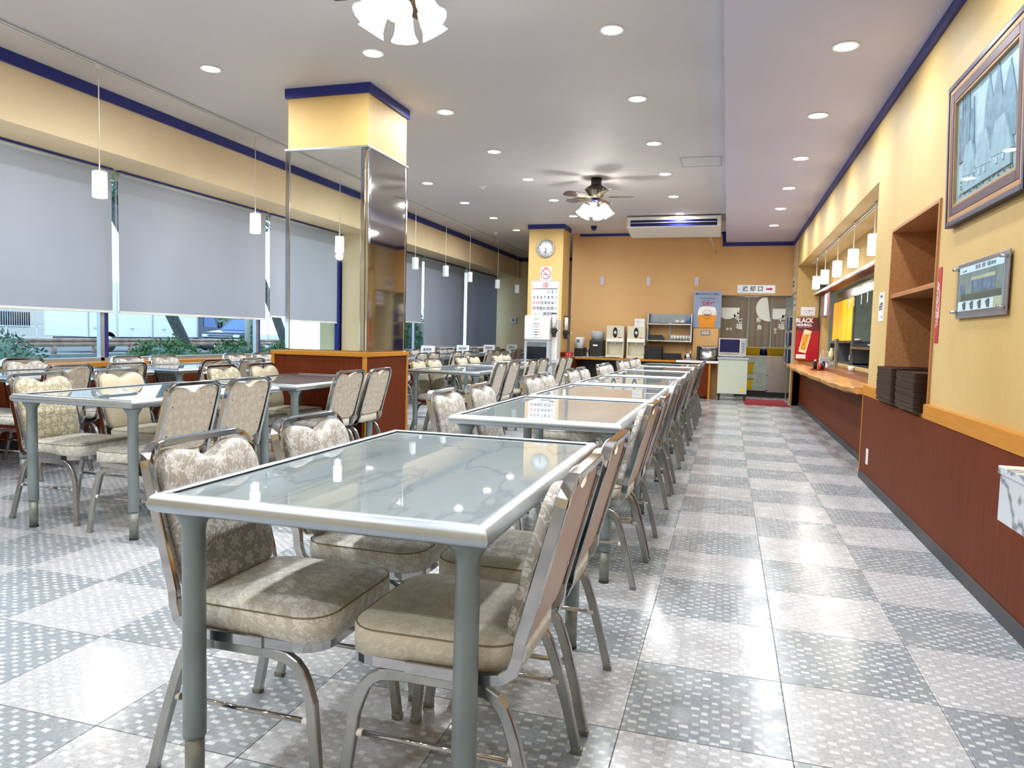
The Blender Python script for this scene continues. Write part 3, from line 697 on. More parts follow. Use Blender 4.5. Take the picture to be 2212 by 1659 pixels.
track(-4.83, -.5, 9.3, ZM, 'thin white lighting track on the ceiling in front of the first blinds')
track(-4.83, 9.9, 18.0, ZM, 'thin white lighting track continuing beyond the mirrored pillar')
track(1.27, 6.7, 12.6, RZ1, 'white lighting track under the serving recess soffit')

def ceiling_fan(x, y, rot, label, watt):
    t = thing('ceiling_fan', label, 'ceiling fan', (x, y, ZM), rot); t.scale = (1.12, 1.12, 1.2)
    MB().lathe([(0, 0), (.062, 0), (.062, -.075), (.058, -.08), (0, -.08)], n=24).build('canopy', 'black', t)
    mo = MB().lathe([(0, -.08), (.07, -.08), (.105, -.098), (.128, -.120), (.130, -.130), (.118, -.142), (.085, -.185), (.055, -.215), (0, -.215)], n=32).build('motor_housing', 'fan_brown', t)
    dots = MB()
    for a in range(0, 360, 60):
        for q in range(8):
            r = .128-.0085*q; z = -.134-.0098*q; aa = math.radians(a+12)
            dots.box(r*math.cos(aa)-.003, r*math.cos(aa)+.003, r*math.sin(aa)-.003, r*math.sin(aa)+.003, z-.003, z+.003)
    dots.build('bead_row', 'white_plastic', mo)
    MB().lathe([(0, -.215), (.045, -.215), (.05, -.235), (.04, -.25), (0, -.25)], n=20).build('switch_cup', 'navy_glass', t)
    for k in range(5):
        a = 2*PI*k/5; R = Matrix.Rotation(a, 4, 'Z') @ Matrix.Translation((0, 0, -.20)) @ Matrix.Rotation(math.radians(13), 4, 'X')
        out = [(.15, -.045), (.19, -.055), (.35, -.062), (.405, -.055), (.435, -.02), (.435, .02), (.405, .055), (.35, .062), (.19, .055), (.15, .045)]
        mb = MB().prism(out, -.003, .003, 'xy'); mb.v = [tuple(R @ Vector(v)) for v in mb.v]; bd = mb.build('blade', 'blade', t)
        ar = MB().box(.06, .20, -.014, .014, -.010, -.003, .002).box(.17, .25, -.03, .03, -.008, -.003, .002); ar.v = [tuple(R @ Vector(v)) for v in ar.v]; ar.build('blade_arm', 'brass', bd)
    for k in range(6):
        a = 2*PI*k/6+.35; c, s = math.cos(a), math.sin(a)
        pts = [(c*r, s*r, z) for r, z in ((.03, -.245), (.055, -.262), (.085, -.262), (.105, -.285))]
        am = MB().sweep(pts, .010, .010, n=8, smooth=True, ref=(s, -c, 0)).build('lamp_arm', 'brass', t)
        R = Matrix.Translation((c*.105, s*.105, -.285)) @ Matrix.Rotation(a, 4, 'Z') @ Matrix.Rotation(math.radians(-32), 4, 'Y')
        MB().lathe([(0, .01), (.022, .01), (.024, -.015), (0, -.015)], n=12, mat4=R).build('lamp_holder', 'chrome', am)
        MB().lathe([(.020, -.01), (.036, -.018), (.042, -.04), (.044, -.075), (.050, -.105), (.066, -.132), (.063, -.130), (.047, -.104), (.040, -.075), (.038, -.04), (.020, -.014)], n=24, mat4=R, cap=False).build('bell_shade', 'bell_on', t)
        MB().lathe([(0, -.03), (.012, -.035), (.022, -.07), (.018, -.092), (0, -.1)], n=12, mat4=R, cap=False).build('bulb', 'bell_on', am)
    ld = bpy.data.lights.new('fan_lamp', 'POINT'); ld.energy = watt; ld.shadow_soft_size = .12; ld.color = (1, .95, .85)
    lo = bpy.data.objects.new('lamp', ld); C.objects.link(lo); lo.parent = t; lo.location = (0, 0, -.47)
ceiling_fan(-1.71, 9.35, math.radians(8), 'dark ceiling fan with five blades and six lit bell shades, far end of room', P_FAN)
ceiling_fan(-1.685, 3.50, math.radians(30), 'near bell-shade ceiling fan light cut off by the top of the view', P_FAN*.6)

def ceil_small(name, mb_parts, label, cat, loc):
    t = thing(name, label, cat, loc)
    for nm, mb, m in mb_parts: mb.build(nm, m, t)
for (x, y), lb in (((-3.34, 9.57), 'small round white detector on the ceiling before the ceiling fan'), ((-4.54, 13.9), 'small round white detector on the ceiling near the far pillar')):
    ceil_small('smoke_detector', [('base', MB().lathe([(0, 0), (.055, 0), (.055, -.015), (0, -.015)], n=20), 'white_plastic'), ('sensor', MB().lathe([(0, -.015), (.035, -.015), (.03, -.035), (0, -.038)], n=20), 'white_plastic')], lb, 'detector', (x, y, ZM))
ceil_small('security_camera', [('mount', MB().lathe([(0, 0), (.06, 0), (.055, -.02), (0, -.02)], n=20), 'black'), ('dome', MB().lathe([(.052, -.02), (.05, -.045), (.033, -.075), (0, -.088)], n=20), 'navy_glass')], 'small dark dome camera on the ceiling right of the far pillar', 'camera', (-2.45, 13.3, ZM))
ceil_small('access_hatch', [('frame', MB().box(-.23, .23, -.23, -.215, -.006, 0).box(-.23, .23, .215, .23, -.006, 0).box(-.23, -.215, -.215, .215, -.006, 0).box(.215, .23, -.215, .215, -.006, 0), 'grey_plastic'), ('panel', MB().box(-.213, .213, -.213, .213, -.004, 0), 'ceil')], 'square ceiling access hatch with thin grey frame', 'hatch', (-.38, 8.7, ZM))
# ceiling-hung air conditioner
ac = thing('air_conditioner', 'white ceiling-hung air conditioner above the far wall', 'air conditioner', (-.94, 12.62, 2.86))
outl = [(-.36, .25), (-.375, .10), (-.35, .075), (.30, 0), (.36, .03), (.36, .262), (-.34, .262)]
MB().prism(outl, -.745, .745, 'yz').build('body', 'white_plastic', ac)
MB().prism([(-.384, .095), (-.372, .20), (-.36, .20), (-.36, .095)], -.70, .70, 'yz').build('outlet', 'navy_glass', ac)
MB().prism([(-.392, .150), (-.384, .158), (-.372, .158), (-.376, .148)], -.69, .69, 'yz').build('vane', 'white_plastic', ac)
for x in (-.765, .745): MB().prism([(a*1.03, z) for a, z in outl], x, x+.02, 'yz').build('end_cap', 'beige_plastic', ac)
MB().box(-.3, -.25, .1, .14, .262, .27).box(.6, .63, -.1, -.07, .262, .27).build('hanger', 'steel_dark', ac)
MB().sweep([(.55, .34, .05), (.62, .9, -.03), (.66, 1.6, -.12)], .035, .035, n=8, smooth=True).build('drain_pipe', 'beige_plastic', ac)

# ================================================================== RIGHT WALL OBJECTS
# niche cabinet set into the wall
nc = thing('wall_niche', 'tall open wooden niche with one shelf in the right wall', 'shelf', (XW, (NY0+NY1)/2, NZ0))
hN = (NY1-NY0)/2; HN = NZ1-NZ0
for a in (-hN, hN-.022): MB().box(-.012, .385, a, a+.022, 0, HN, .002).build('side_board', 'niche', nc)
MB().box(-.012, .385, -hN+.022, hN-.022, HN-.022, HN, .002).build('top_board', 'niche', nc)
MB().box(-.012, .385, -hN+.022, hN-.022, 0, .022, .002).build('bottom_board', 'niche', nc)
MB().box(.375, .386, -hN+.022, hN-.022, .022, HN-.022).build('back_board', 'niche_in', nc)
MB().box(.0, .375, -hN+.022, hN-.022, .745, .775, .002).build('shelf', 'niche', nc)
# stacks of trays, every tray a thing
def make_tray():
    t = thing('serving_tray', 'x x x x', 'tray')
    w, l = .175, .262
    o = rrect(-w, w, -l, l, .035, 3); i = rrect(-w+.016, w-.016, -l+.016, l-.016, .025, 3); n_ = len(o)
    vs = [(a, b, .014) for a, b in o]+[(a*.97, b*.975, .0) for a, b in o]+[(a, b, .0055) for a, b in i]+[(a*1.02, b*1.02, .014) for a, b in i]
    mb = MB().add(vs, [(k, (k+1) % n_, (k+1) % n_+n_, k+n_) for k in range(n_)]+[(k+3*n_, (k+1) % n_+3*n_, (k+1) % n_, k) for k in range(n_)]+[(k+2*n_, (k+1) % n_+2*n_, (k+1) % n_+3*n_, k+3*n_) for k in range(n_)]+[tuple(range(n_, 2*n_))[::-1], tuple(range(2*n_, 3*n_))])
    mb.build('plate', 'tray', t); learn(t); return t
M['tray'] = mat('tray_brown', hexc(60, 38, 24), .55, var=.2, scale=30, spec=.3)
tp = make_tray(); ft = True; rt = random.Random(5)
for st, (tx, ty, nn_) in enumerate(((1.225, 4.915, 27), (1.215, 5.475, 28))):
    for k in range(nn_):
        o = tp if ft else copy_tree(tp); ft = False
        o.location = (tx+rt.uniform(-.003, .003), ty+rt.uniform(-.003, .003), NZ0+.0225+k*.0083); 
        if k == nn_-1: tag(o, 'top brown serving tray of the %s stack in the wall niche' % ('nearer', 'farther')[st], 'tray', 'serving trays, topmost')
        else: tag(o, 'brown serving tray inside the %s stack in the wall niche' % ('nearer', 'farther')[st], 'tray', 'serving trays in the %s stack' % ('nearer', 'farther')[st])

# framed picture, tilted slightly forward
pf = thing('framed_picture', 'large framed grey relief picture of pointed trees and thatched houses on wall', 'picture', (XW-.004, 3.805, 1.70)); pf.rotation_euler = (0, math.radians(-1.9), 0)
W2, Hh = .525, .72
def ring(x0, x1, a, b, m, name, par, c=.003):
    o = MB().box(x0, x1, -W2+a, -W2+b, a, Hh-a, c).box(x0, x1, W2-b, W2-a, a, Hh-a, c).box(x0, x1, -W2+b, W2-b, a, b, c).box(x0, x1, -W2+b, W2-b, Hh-b, Hh-a, c)
    return o.build(name, m, par)
ring(-.034, 0, 0, .026, 'frame_dark', 'outer_frame', pf); ring(-.030, 0, .026, .050, 'frame_gold', 'gold_band', pf)
ring(-.030, 0, .050, .094, 'frame_plum', 'plum_band', pf); ring(-.028, 0, .094, .106, 'frame_gold', 'inner_slip', pf)
def relief_mat():
    m, t, p = base('relief_art'); co = t.new('TexCoord').outputs['Object']; n = t.noise(co, 7, 6); z = t.sep(co)[2]
    col = t.mix(t.ramp(n, .35, .7), rgba(hexc(164, 174, 178)), rgba(hexc(196, 202, 202))); col = t.mix(t.ramp(z, .05, .6, 0, .45), col, rgba(hexc(196, 204, 208)))
    t.l.new(col, p.inputs['Base Color']); p.inputs['Roughness'].default_value = .4
    b_ = t.new('Bump'); b_.inputs['Strength'].default_value = .6; b_.inputs['Distance'].default_value = .01; t.l.new(t.noise(co, 25, 6), b_.inputs['Height']); t.l.new(b_.outputs[0], p.inputs['Normal']); return m
M['art'] = relief_mat(); M['art_dark'] = mat('art_dark', hexc(128, 142, 154), .5, var=.3, scale=20); M['art_mid'] = mat('art_mid', hexc(160, 172, 180), .5, var=.2, scale=20); M['art_light'] = mat('art_light', hexc(190, 200, 206), .5, var=.1, scale=20); M['art_green'] = mat('art_green', hexc(150, 160, 130), .6, var=.3, scale=30)
art = MB().box(-.012, -.002, -W2+.106, W2-.106, .106, Hh-.106).build('artwork', 'art', pf)
tr_ = MB()
for q, (yy, hh, ww) in enumerate(((.36, .30, .018), (.335, .40, .02), (.30, .40, .02), (.265, .43, .022), (.235, .44, .024), (.19, .30, .016), (.165, .35, .018))):
    z0 = .30; tr_.prism([(yy-ww, z0), (yy+ww, z0), (yy+ww*.7, z0+(hh-.05)*.55), (yy, z0+hh-.08), (yy-ww*.7, z0+(hh-.05)*.55)], -.018, -.012, 'yz')
tr_.prism([(.02, .30), (.0, .50), (-.05, .60), (-.10, .48), (-.16, .62), (-.22, .45), (-.30, .58), (-.38, .40), (-.38, .25)], -.016, -.012, 'yz').build('pointed_trees', 'art_dark', art)
hs = MB()
for yy, s_ in ((.20, 1.0), (.0, 1.1), (-.22, 1.25)):
    hs.prism([(yy+.10*s_, .22), (yy+.05*s_, .36), (yy-.04*s_, .37), (yy-.12*s_, .20)], -.024, -.014, 'yz').box(-.022, -.014, yy-.10*s_, yy+.09*s_, .14, .22)
hs.build('thatched_houses', 'art_mid', art)
fl_ = MB(); rr_ = random.Random(2)
for q in range(90): a, z = rr_.uniform(-.36, .36), rr_.uniform(.12, .2); fl_.box(-.019, -.013, a, a+.009, z, z+.007)
fl_.build('garden_flowers', 'art_green', art, kind='stuff')
wd = MB()
for yy in (.18, .12, .02, -.05, -.2, -.28): wd.box(-.026, -.02, yy, yy+.022, .175, .20)
wd.build('house_windows', 'art_light', art)
MB().box(-.0275, -.0265, -W2+.1, W2-.1, .1, Hh-.1).build('glazing', 'glass', pf)

# acrylic plaque
pq = thing('wall_plaque', 'grey clear-fronted plaque with restaurant photograph on four steel studs', 'plaque', (XW, 3.78, 1.235))
MB().box(-.016, -.010, -.345, .345, -.015, .255, .002).build('back_plate', mat('plaque_plate', hexc(122, 114, 120), .3), pq)
ph = MB().box(-.0195, -.016, -.30, .30, .02, .232).build('print_sheet', 'paper', pq)
def flat(x, y0, y1, z0, z1, m, name, par, d=.0012): return MB().box(x-d, x, y0, y1, z0, z1).build(name, m, par)
M['ph1'] = mat('photo_grey', hexc(126, 134, 128), .5, var=.3, scale=12); M['ph2'] = mat('photo_blue', hexc(96, 116, 140), .5, var=.5, scale=30); M['ph3'] = mat('photo_cream', hexc(196, 186, 150), .5, var=.2, scale=10); M['ph4'] = mat('photo_dark', hexc(66, 78, 66), .5, var=.4, scale=20)
flat(-.0195, -.30, .30, .068, .20, 'ph1', 'photo_area', ph); flat(-.0208, -.21, .10, .105, .16, 'ph2', 'photo_window', ph); flat(-.0208, -.21, .11, .16, .175, 'ph3', 'photo_lights', ph); flat(-.0208, -.29, .25, .07, .098, 'ph4', 'photo_tables', ph); flat(-.0208, .20, .27, .10, .15, 'ph2', 'photo_door', ph)
flat(-.0195, -.30, -.20, .022, .066, 'ph3', 'cream_note', ph)
for k in range(4): flat(-.0208, -.15+.11*k, -.12+.11*k, .026, .062, 'ph4', 'small_photo', ph)
text_obj('飯と酒　食堂　七福 MENU', .022, 'ink_grey', (-.0205, -.07, .217), RR, ph)
text_obj('since 1970', .013, 'ink_grey', (-.0205, .22, .212), RR, ph)
for k in range(4): text_obj('お食事\n一品料理', .010, 'ink', (-.0205, -.10+.11*k, .045), RR, ph, align='LEFT')
for yy in (-.325, .325):
    for zz in (.018, .228): MB().cyl((-.045, yy, zz), (0, yy, zz), .008, n=12).build('stud', 'chrome', pq)
fp = MB().box(-.028, -.0255, -.335, .335, 0, .245).build('acrylic_front', 'glass', pq)

rs = thing('red_strip_sign', 'narrow vertical dark red strip sign with small white writing beside niche', 'sign', (XW, 4.50, 1.10))
MB().box(-.004, 0, -.035, .035, 0, .415, .001).build('strip', mat('strip_red', hexc(168, 36, 50), .4), rs)
for cx_, s_ in ((.017, 'お膳をお取りになって'), (-.006, 'カウンターで御注文'), (-.026, 'してください')):
    text_obj('\n'.join(s_), .026, 'paper', (-.0045, cx_, .21), RR, rs, sx=.8)

def notice(name, label, loc, w, h, lines, rot, axis, cat='notice'):
    t = thing(name, label, cat, loc)
    if axis == 'x': MB().box(-.003, 0, -w/2, w/2, 0, h).build('sheet', 'paper', t)
    else: MB().box(-w/2, w/2, -.003, 0, 0, h).build('sheet', 'paper', t)
    for s_, sz, a, z, m in lines:
        loc_ = (-.0035, a, z) if axis == 'x' else (a, -.0035, z)
        text_obj(s_, sz, m, loc_, rot, t)
    return t
notice('wall_notice', 'white paper notice on the wall between niche and serving counter', (XW, 6.06, 1.262), .17, .215, [('お願い', .026, 0, .185, 'ink'), ('ごはんの量は\nお好みに応じて\n調節できます', .021, 0, .11, 'ink'), ('店主', .02, -.04, .03, 'ink')], RR, 'x')
so_ = thing('wall_outlet', 'tall cream blank outlet cover low on the red-brown panel', 'outlet', (XP, 6.10, .155))
MB().box(-.006, 0, -.036, .036, 0, .12, .003).build('cover', 'white_plastic', so_); MB().box(-.008, -.006, -.012, .012, .03, .09, .001).build('insert', 'beige_plastic', so_)

# marble shelf near the camera
ms = thing('marble_counter', 'white marble counter end with grey veins on the right wall near camera', 'counter', (XP, 1.78, .55))
MB().box(-.33, 0, -.62, .55, .178, .20, .002).build('marble_top', 'marble', ms)
MB().box(-.325, -.02, -.62, .545, .045, .177, .002).build('apron', 'marble', ms)

# serving counter (live-edge slab)
sc_t = thing('serving_counter', 'long live-edge wooden serving counter along the right recess', 'counter', (1.5, 9.86, .70))
re_ = random.Random(9); N = 60; pts = []
for k in range(N+1):
    y = -3.42+6.85*k/N
    x = -.555-.035*math.sin((k/N)*PI)+.012*math.sin(k*.55)+.008*math.sin(k*1.37+1)+.05*max(0, k/N-.75)*3
    if y < -3.3: x = -.50
    pts.append((x, y))
vs = []
for x, y in pts: vs += [(x+.02, y, .03), (x, y, .022), (x+.006, y, -.01), (x+.03, y, -.025), (-.003, y, -.025), (-.003, y, .03)]
fs = []
for k in range(N):
    for q in range(6): fs.append((6*k+q, 6*k+(q+1) % 6, 6*(k+1)+(q+1) % 6, 6*(k+1)+q))
fs += [tuple(range(6))[::-1], tuple(6*N+q for q in range(6))]
mb = MB().add(vs, fs); mb.mi = [1 if (i < 6*N and i % 6 in (0, 1, 2)) else 0 for i in range(len(fs))]
mb.build('slab', ['counter', 'bark_edge'], sc_t)
MB().box(-.27, 0, -3.42, 2.95, .03, .075, .003).build('rear_step', mat('dark_step', hexc(120, 74, 52), .3), sc_t)
# pass-through hood edge
sh = thing('opening_shelf', 'slim white-edged ledge over the serving hatch under the pendants', 'ledge', (1.5, 9.9, 1.895))
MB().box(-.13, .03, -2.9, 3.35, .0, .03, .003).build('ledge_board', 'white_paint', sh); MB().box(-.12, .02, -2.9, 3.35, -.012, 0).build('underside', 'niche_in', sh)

# serving hatch contents: stainless rack, dark cabinet, orange screens
rk = thing('kitchen_rack', 'stainless steel rack with dark openings inside the serving hatch', 'rack', (1.84, 9.3, .80))
for yy in (-1.55, .05, 1.55):
    MB().box(-.20, -.17, yy, yy+.04, 0, 1.1, .004).build('upright', 'steel_dark', rk)
    MB().box(.22, .25, yy, yy+.04, 0, 1.1).build('upright', 'steel_dark', rk)
MB().box(-.21, .26, -1.55, 1.6, .22, .245, .003).build('shelf', 'steel', rk); MB().box(-.215, .26, -1.55, 3.1, .93, 1.07, .006).build('hood', 'steel', rk)
MB().box(.26, .29, -1.55, 1.6, 0, 1.0).build('back', 'dark_glass', rk); MB().box(-.22, .26, -1.55, 1.6, -.03, 0).build('base_shelf', 'steel', rk)
wm = thing('warming_cabinet', 'dark stainless warming cabinet below the orange lit screen in hatch', 'cabinet', (1.84, 11.63, .80))
MB().box(-.2, .25, -.71, -.67, 0, .31).box(-.2, .25, .67, .71, 0, .31).box(-.2, .25, -.71, .71, .30, .33, .004).box(-.2, .25, -.71, .71, 0, .02).build('shell', 'steel_dark', wm); MB().box(.2, .24, -.66, .66, .02, .3).build('inside', 'dark_glass', wm)
os_ = thing('orange_curtain', 'translucent orange strip curtain glowing inside the serving hatch', 'curtain', (1.63, 11.7, 1.135))
M['orange'] = mat('orange_vinyl', hexc(255, 170, 20), .35, em=(1, .46, .03), es=.55, var=.15, scale=5, stretch=(1, 8, .3))  # emission puts the look of lit plastic into the vinyl itself
for k in range(8): MB().box(.006*(k % 2), .006*(k % 2)+.003, -.85+.24*k, -.615+.24*k, 0, .60).build('strip', 'orange', os_)
rg = random.Random(11)
for k in range(4):
    c = thing('clip_tag', 'order slip on a chrome clip hanging in serving hatch, %s from the camera' % ORD[k], 'order slip', (1.62, 9.55+.42*k+(.12 if k > 1 else 0), 1.66), 0, 'order slips on chrome clips')
    MB().box(-.03, -.022, -.008, .008, .04, .085, .002).cyl((-.03, -.01, .05), (-.045, -.01, .075), .004, n=6).build('clip', 'chrome', c)
    MB().box(-.029, -.027, -.022, .022, -.07, .045).build('slip', 'paper', c); text_obj('注\n文', .022, 'ink_grey', (-.0295, 0, -.02), RR, c)
for k, (y, z, r) in enumerate(((9.7, 1.046, .07), (10.95, 1.131, .06))):
    b_ = thing('plate_stack_tray', ('row of small white dishes on the steel rack shelf in serving hatch', 'row of small white dishes on top of the warming cabinet in hatch')[k], 'dishes', (1.72, y, z))
    for q in range(5): MB().lathe([(0, .0), (.03, 0), (.055, .022), (.053, .024), (.03, .004), (0, .004)], (0, -.12+.06*q, .004*q), 16).build('dish', 'white_plastic', b_)
bw = []
for k in range(5):
    b_ = thing('rice_bowl', 'white bowl stacked inside the warming cabinet, %s from bottom' % ORD[k], 'bowl', (1.74, 11.2, .821+.014*k), 0, 'bowls stacked in the warming cabinet')
    MB().lathe([(0, 0), (.035, 0), (.05, .02), (.075, .05), (.073, .05), (.048, .022), (0, .006)], n=20).build('bowl', 'white_plastic', b_)
# hanging document holders on the far jamb
dh = thing('document_holder', 'hanging dark clip folders beside the serving hatch far corner', 'folder', (1.47, 12.75, 1.50))
MB().box(-.02, 0, .35, .39, -.1, .38).build('holder', 'black', dh); MB().box(-.03, -.005, -.35, .0, .0, .35, .004).build('folder', mat('folder_mauve', hexc(120, 96, 100), .4), dh); MB().box(-.04, -.032, -.75, -.5, .02, .35).build('paper_strip', 'paper', dh); MB().box(-.03, -.005, -.95, -.42, -.01, .37, .004).build('folder', bpy.data.materials['folder_mauve'], dh)
spk = thing('wall_speaker', 'small dark wall speaker above the hatch corner behind the pendants', 'speaker', (1.44, 12.75, 1.93))
MB().box(-.05, .05, -.05, .05, 0, .25, .012).build('case', 'black', spk); MB().box(-.054, -.05, -.035, .035, .02, .22).build('grille', 'steel_dark', spk)

# poster and notes on the far side of the recess
def sheet(name, label, x0, x1, y, z0, z1, m, cat='poster', lean=0):
    t = thing(name, label, cat, ((x0+x1)/2, y, z0)); t.rotation_euler = (lean, 0, 0)
    MB().box(-(x1-x0)/2, (x1-x0)/2, -.004, 0, 0, z1-z0).build('sheet', m, t); return t
M['poster_red'] = mat('poster_red', hexc(176, 24, 44), .25, var=.25, scale=3); M['amber'] = mat('amber_print', hexc(226, 160, 40), .3, var=.35, scale=14); M['cream_print'] = mat('cream_print', hexc(250, 232, 190), .3, var=.1, scale=10); M['wine'] = mat('wine_print', hexc(96, 16, 34), .3)
p_ = sheet('drink_poster', 'red BLACK HIGHBALL poster with a tall glass standing on the counter end', 1.115, 1.485, 13.22, .79, 1.52, 'poster_red')
MB().box(-.185, .185, -.0046, -.004, .50, .73).build('dark_top', 'wine', p_)
text_obj('BLACK', .105, 'paper', (-.055, -.0052, .675), RF, p_, bold=.004, sx=.85); text_obj('HIGHBALL', .062, 'paper', (-.055, -.0052, .60), RF, p_, bold=.003, sx=.85); text_obj('Freedom is born of ambition', .016, 'paper', (-.05, -.0052, .56), RF, p_)
def poly(t, pts, m, name, d0=-.0062, d1=-.0046): return MB().prism(pts, d0, d1, 'xz').build(name, m, t)
gl = poly(p_, [(-.13, .15), (-.01, .12), (.07, .50), (-.05, .53)], 'cream_print', 'glass_print'); poly(gl, [(-.10, .19), (-.025, .17), (.03, .42), (-.055, .45)], 'amber', 'drink_print', -.0072, -.0062)
text_obj('ALL', .05, 'poster_red', (.03, -.0078, .44), (PI/2, -.3, 0), gl); MB().box(-.165, -.01, -.0062, -.0046, .03, .10).build('white_label', 'paper', p_)
notice('counter_notice', 'pale notice sheet above the red drink poster', (1.30, 13.297, 1.55), .23, .15, [('トレイ・食器返却口', .020, 0, .085, 'ink'), ('はこちら', .018, 0, .055, 'ink'), ('ご協力願います', .012, .05, .022, 'ink_grey')], RF, 'y')
# condiment tray
ct = tag(MB().lathe([(0, 0), (.11, 0), (.135, .014), (.13, .016), (.108, .005), (0, .005)], n=28).build('condiment_tray', mat('lacquer', hexc(120, 34, 20), .15), loc=(1.19, 10.25, .731)), 'round red lacquer tray holding condiments on the serving counter', 'tray')
def bottle(x, y, z, r, h, m, cap, label, group='condiments on the lacquer tray'):
    t = thing('condiment_jar', label, 'condiment', (x, y, z), 0, group)
    MB().lathe([(0, 0), (r, 0), (r, h*.6), (r*.55, h*.78), (r*.5, h*.85), (0, h*.85)], n=14).build('jar', m, t); MB().lathe([(0, h*.85), (r*.6, h*.85), (r*.55, h), (0, h)], n=14).build('lid', cap, t)
bottle(1.13, 10.30, .737, .024, .13, 'dark_glass', 'white_plastic', 'dark soy sauce bottle with white top on the lacquer tray')
bottle(1.18, 10.20, .737, .02, .09, mat('red_pot', hexc(200, 20, 40), .3), 'ink_red', 'small red spice pot on the lacquer tray')
bottle(1.23, 10.28, .737, .028, .12, 'dark_glass', 'chrome', 'dark sauce jar with chrome top on the lacquer tray')
bottle(1.26, 10.19, .737, .02, .11, 'white_plastic', 'ink_red', 'white salt pot with red cap on the lacquer tray')
cup = thing('cutlery_caddy', 'grey steel chopstick caddy behind the lacquer tray', 'caddy', (1.30, 10.75, .731)); MB().box(-.07, .07, -.06, .06, 0, .16, .006).build('box', 'grey_plastic', cup)
for k in range(8): MB().cyl((-.05+.014*k, .0, .05), (-.055+.015*k, .01, .24+.01*(k % 3)), .004, n=6).build('chopstick', ('steel', 'niche')[k % 2], cup)
col_ = thing('bottle_dispenser', 'tall grey column with hanging yellow-topped bottle at counter back', 'dispenser', (1.40, 10.3, .731)); MB().box(-.05, .0, -.04, .04, 0, .42, .01).build('column', 'steel', col_); MB().lathe([(0, .14), (.03, .14), (.034, .22), (.014, .28), (.014, .32), (0, .32)], (-.08, 0, 0), 14).build('bottle', mat('cream_sauce', hexc(226, 222, 170), .3), col_); MB().box(-.1, -.05, -.02, .02, .30, .36, .004).build('bracket', 'black', col_)
cup2 = thing('white_cup', 'small white cup on the counter by the hatch', 'cup', (1.36, 8.9, .776)); MB().lathe([(0, 0), (.03, 0), (.036, .06), (.033, .06), (.027, .006), (0, .006)], n=18).build('cup', 'white_plastic', cup2)
# mirrored signs face the aisle at the return hatch
notice('return_sign', 'white TRAY RETURN sign with arrow on the far end of right wall', (XW, 13.62, 1.66), .32, .27, [('TRAY', .085, 0, .19, 'ink'), ('← RETURN', .06, 0, .08, 'ink')], RR, 'x', 'sign')
notice('return_sign', 'white RETURN COUNTER sign on far right wall near the doorway', (XW, 14.05, 2.02), .34, .25, [('RETURN\nCOUNTER', .065, 0, .125, 'ink')], RR, 'x', 'sign')

# ================================================================== FAR WALL OBJECTS
for k, x in enumerate((-2.43, -1.52, -.61)):
    w_ = thing('wall_slot_lamp', 'small frosted rectangular recess lamp on far wall, %s of three' % ('leftmost', 'middle', 'rightmost')[k], 'wall lamp', (x, YF, 2.125), 0, 'recess lamps on the far wall')
    MB().box(-.048, .048, -.006, 0, 0, .185, .002).build('frame', 'wall_orange', w_); MB().box(-.036, .036, -.010, -.006, .012, .173, .002).build('diffuser', 'ceil_pink', w_)
M['poster_blue'] = mat('poster_silver_blue', hexc(142, 158, 190), .3, var=.12, scale=3); M['foam'] = mat('foam_print', hexc(244, 242, 238), .4); M['beer'] = mat('beer_print', hexc(236, 150, 24), .3, var=.25, scale=5)
bp = sheet('drink_poster', 'silver-blue poster with a foaming beer glass and red DRY lettering', -.64, -.135, 14.11, 1.326, 2.015, 'poster_blue')
text_obj('東京で力だけ口 この辛口。', .042, 'ink', (0, -.005, .63), RF, bp, bold=.001, sx=.9, shear=.2); text_obj('THE JAPAN BRAND', .034, 'ink', (0, -.005, .55), RF, bp, sx=.95); text_obj('SUPER', .026, 'ink', (0, -.005, .505), RF, bp)
text_obj('"DRY"', .092, 'ink_red', (0, -.005, .45), RF, bp, shear=.2, bold=.002)
gp = poly(bp, [(-.17, .24)]+[(-.165, .32), (-.14, .385), (-.06, .40), (.06, .40), (.14, .385), (.165, .32), (.17, .24)], 'foam', 'foam_print'); poly(gp, [(-.14, .0), (.14, .0), (.17, .24), (-.17, .24)], 'beer', 'beer_print')
ep = [(.085*math.cos(2*PI*k/8+PI/8), .25+.085*math.sin(2*PI*k/8+PI/8)) for k in range(8)]
ring_ = MB().sweep([(a, -.0075, z) for a, z in ep], .005, .003, closed=True, ref=(0, 1, 0)).build('emblem', 'ink', gp)
text_obj('Asahi', .055, 'ink_black', (0, -.0078, .245), RF, gp, bold=.002, shear=.15)
rsn = sheet('return_board', 'silver sign board reading return hatch in Japanese with red arrow', .14, .81, YF-.002, 1.995, 2.145, 'alu', 'sign')
text_obj('返 却 口', .105, 'ink', (-.06, -.005, .075), RF, rsn, bold=.002); poly(rsn, [(.18, .06), (.25, .06), (.25, .045), (.30, .075), (.25, .105), (.25, .09), (.18, .09)], 'ink_red', 'arrow')
op = thing('outlet_plate', 'grey multi-gang outlet plate below the beer poster', 'outlet', (-.405, 14.12, 1.18)); MB().box(-.085, .085, -.008, 0, 0, .10, .002).build('plate', 'steel_dark', op)
for k in range(3): MB().box(-.065+.045*k, -.03+.045*k, -.012, -.008, .02, .08, .002).build('socket', 'beige_plastic', op)
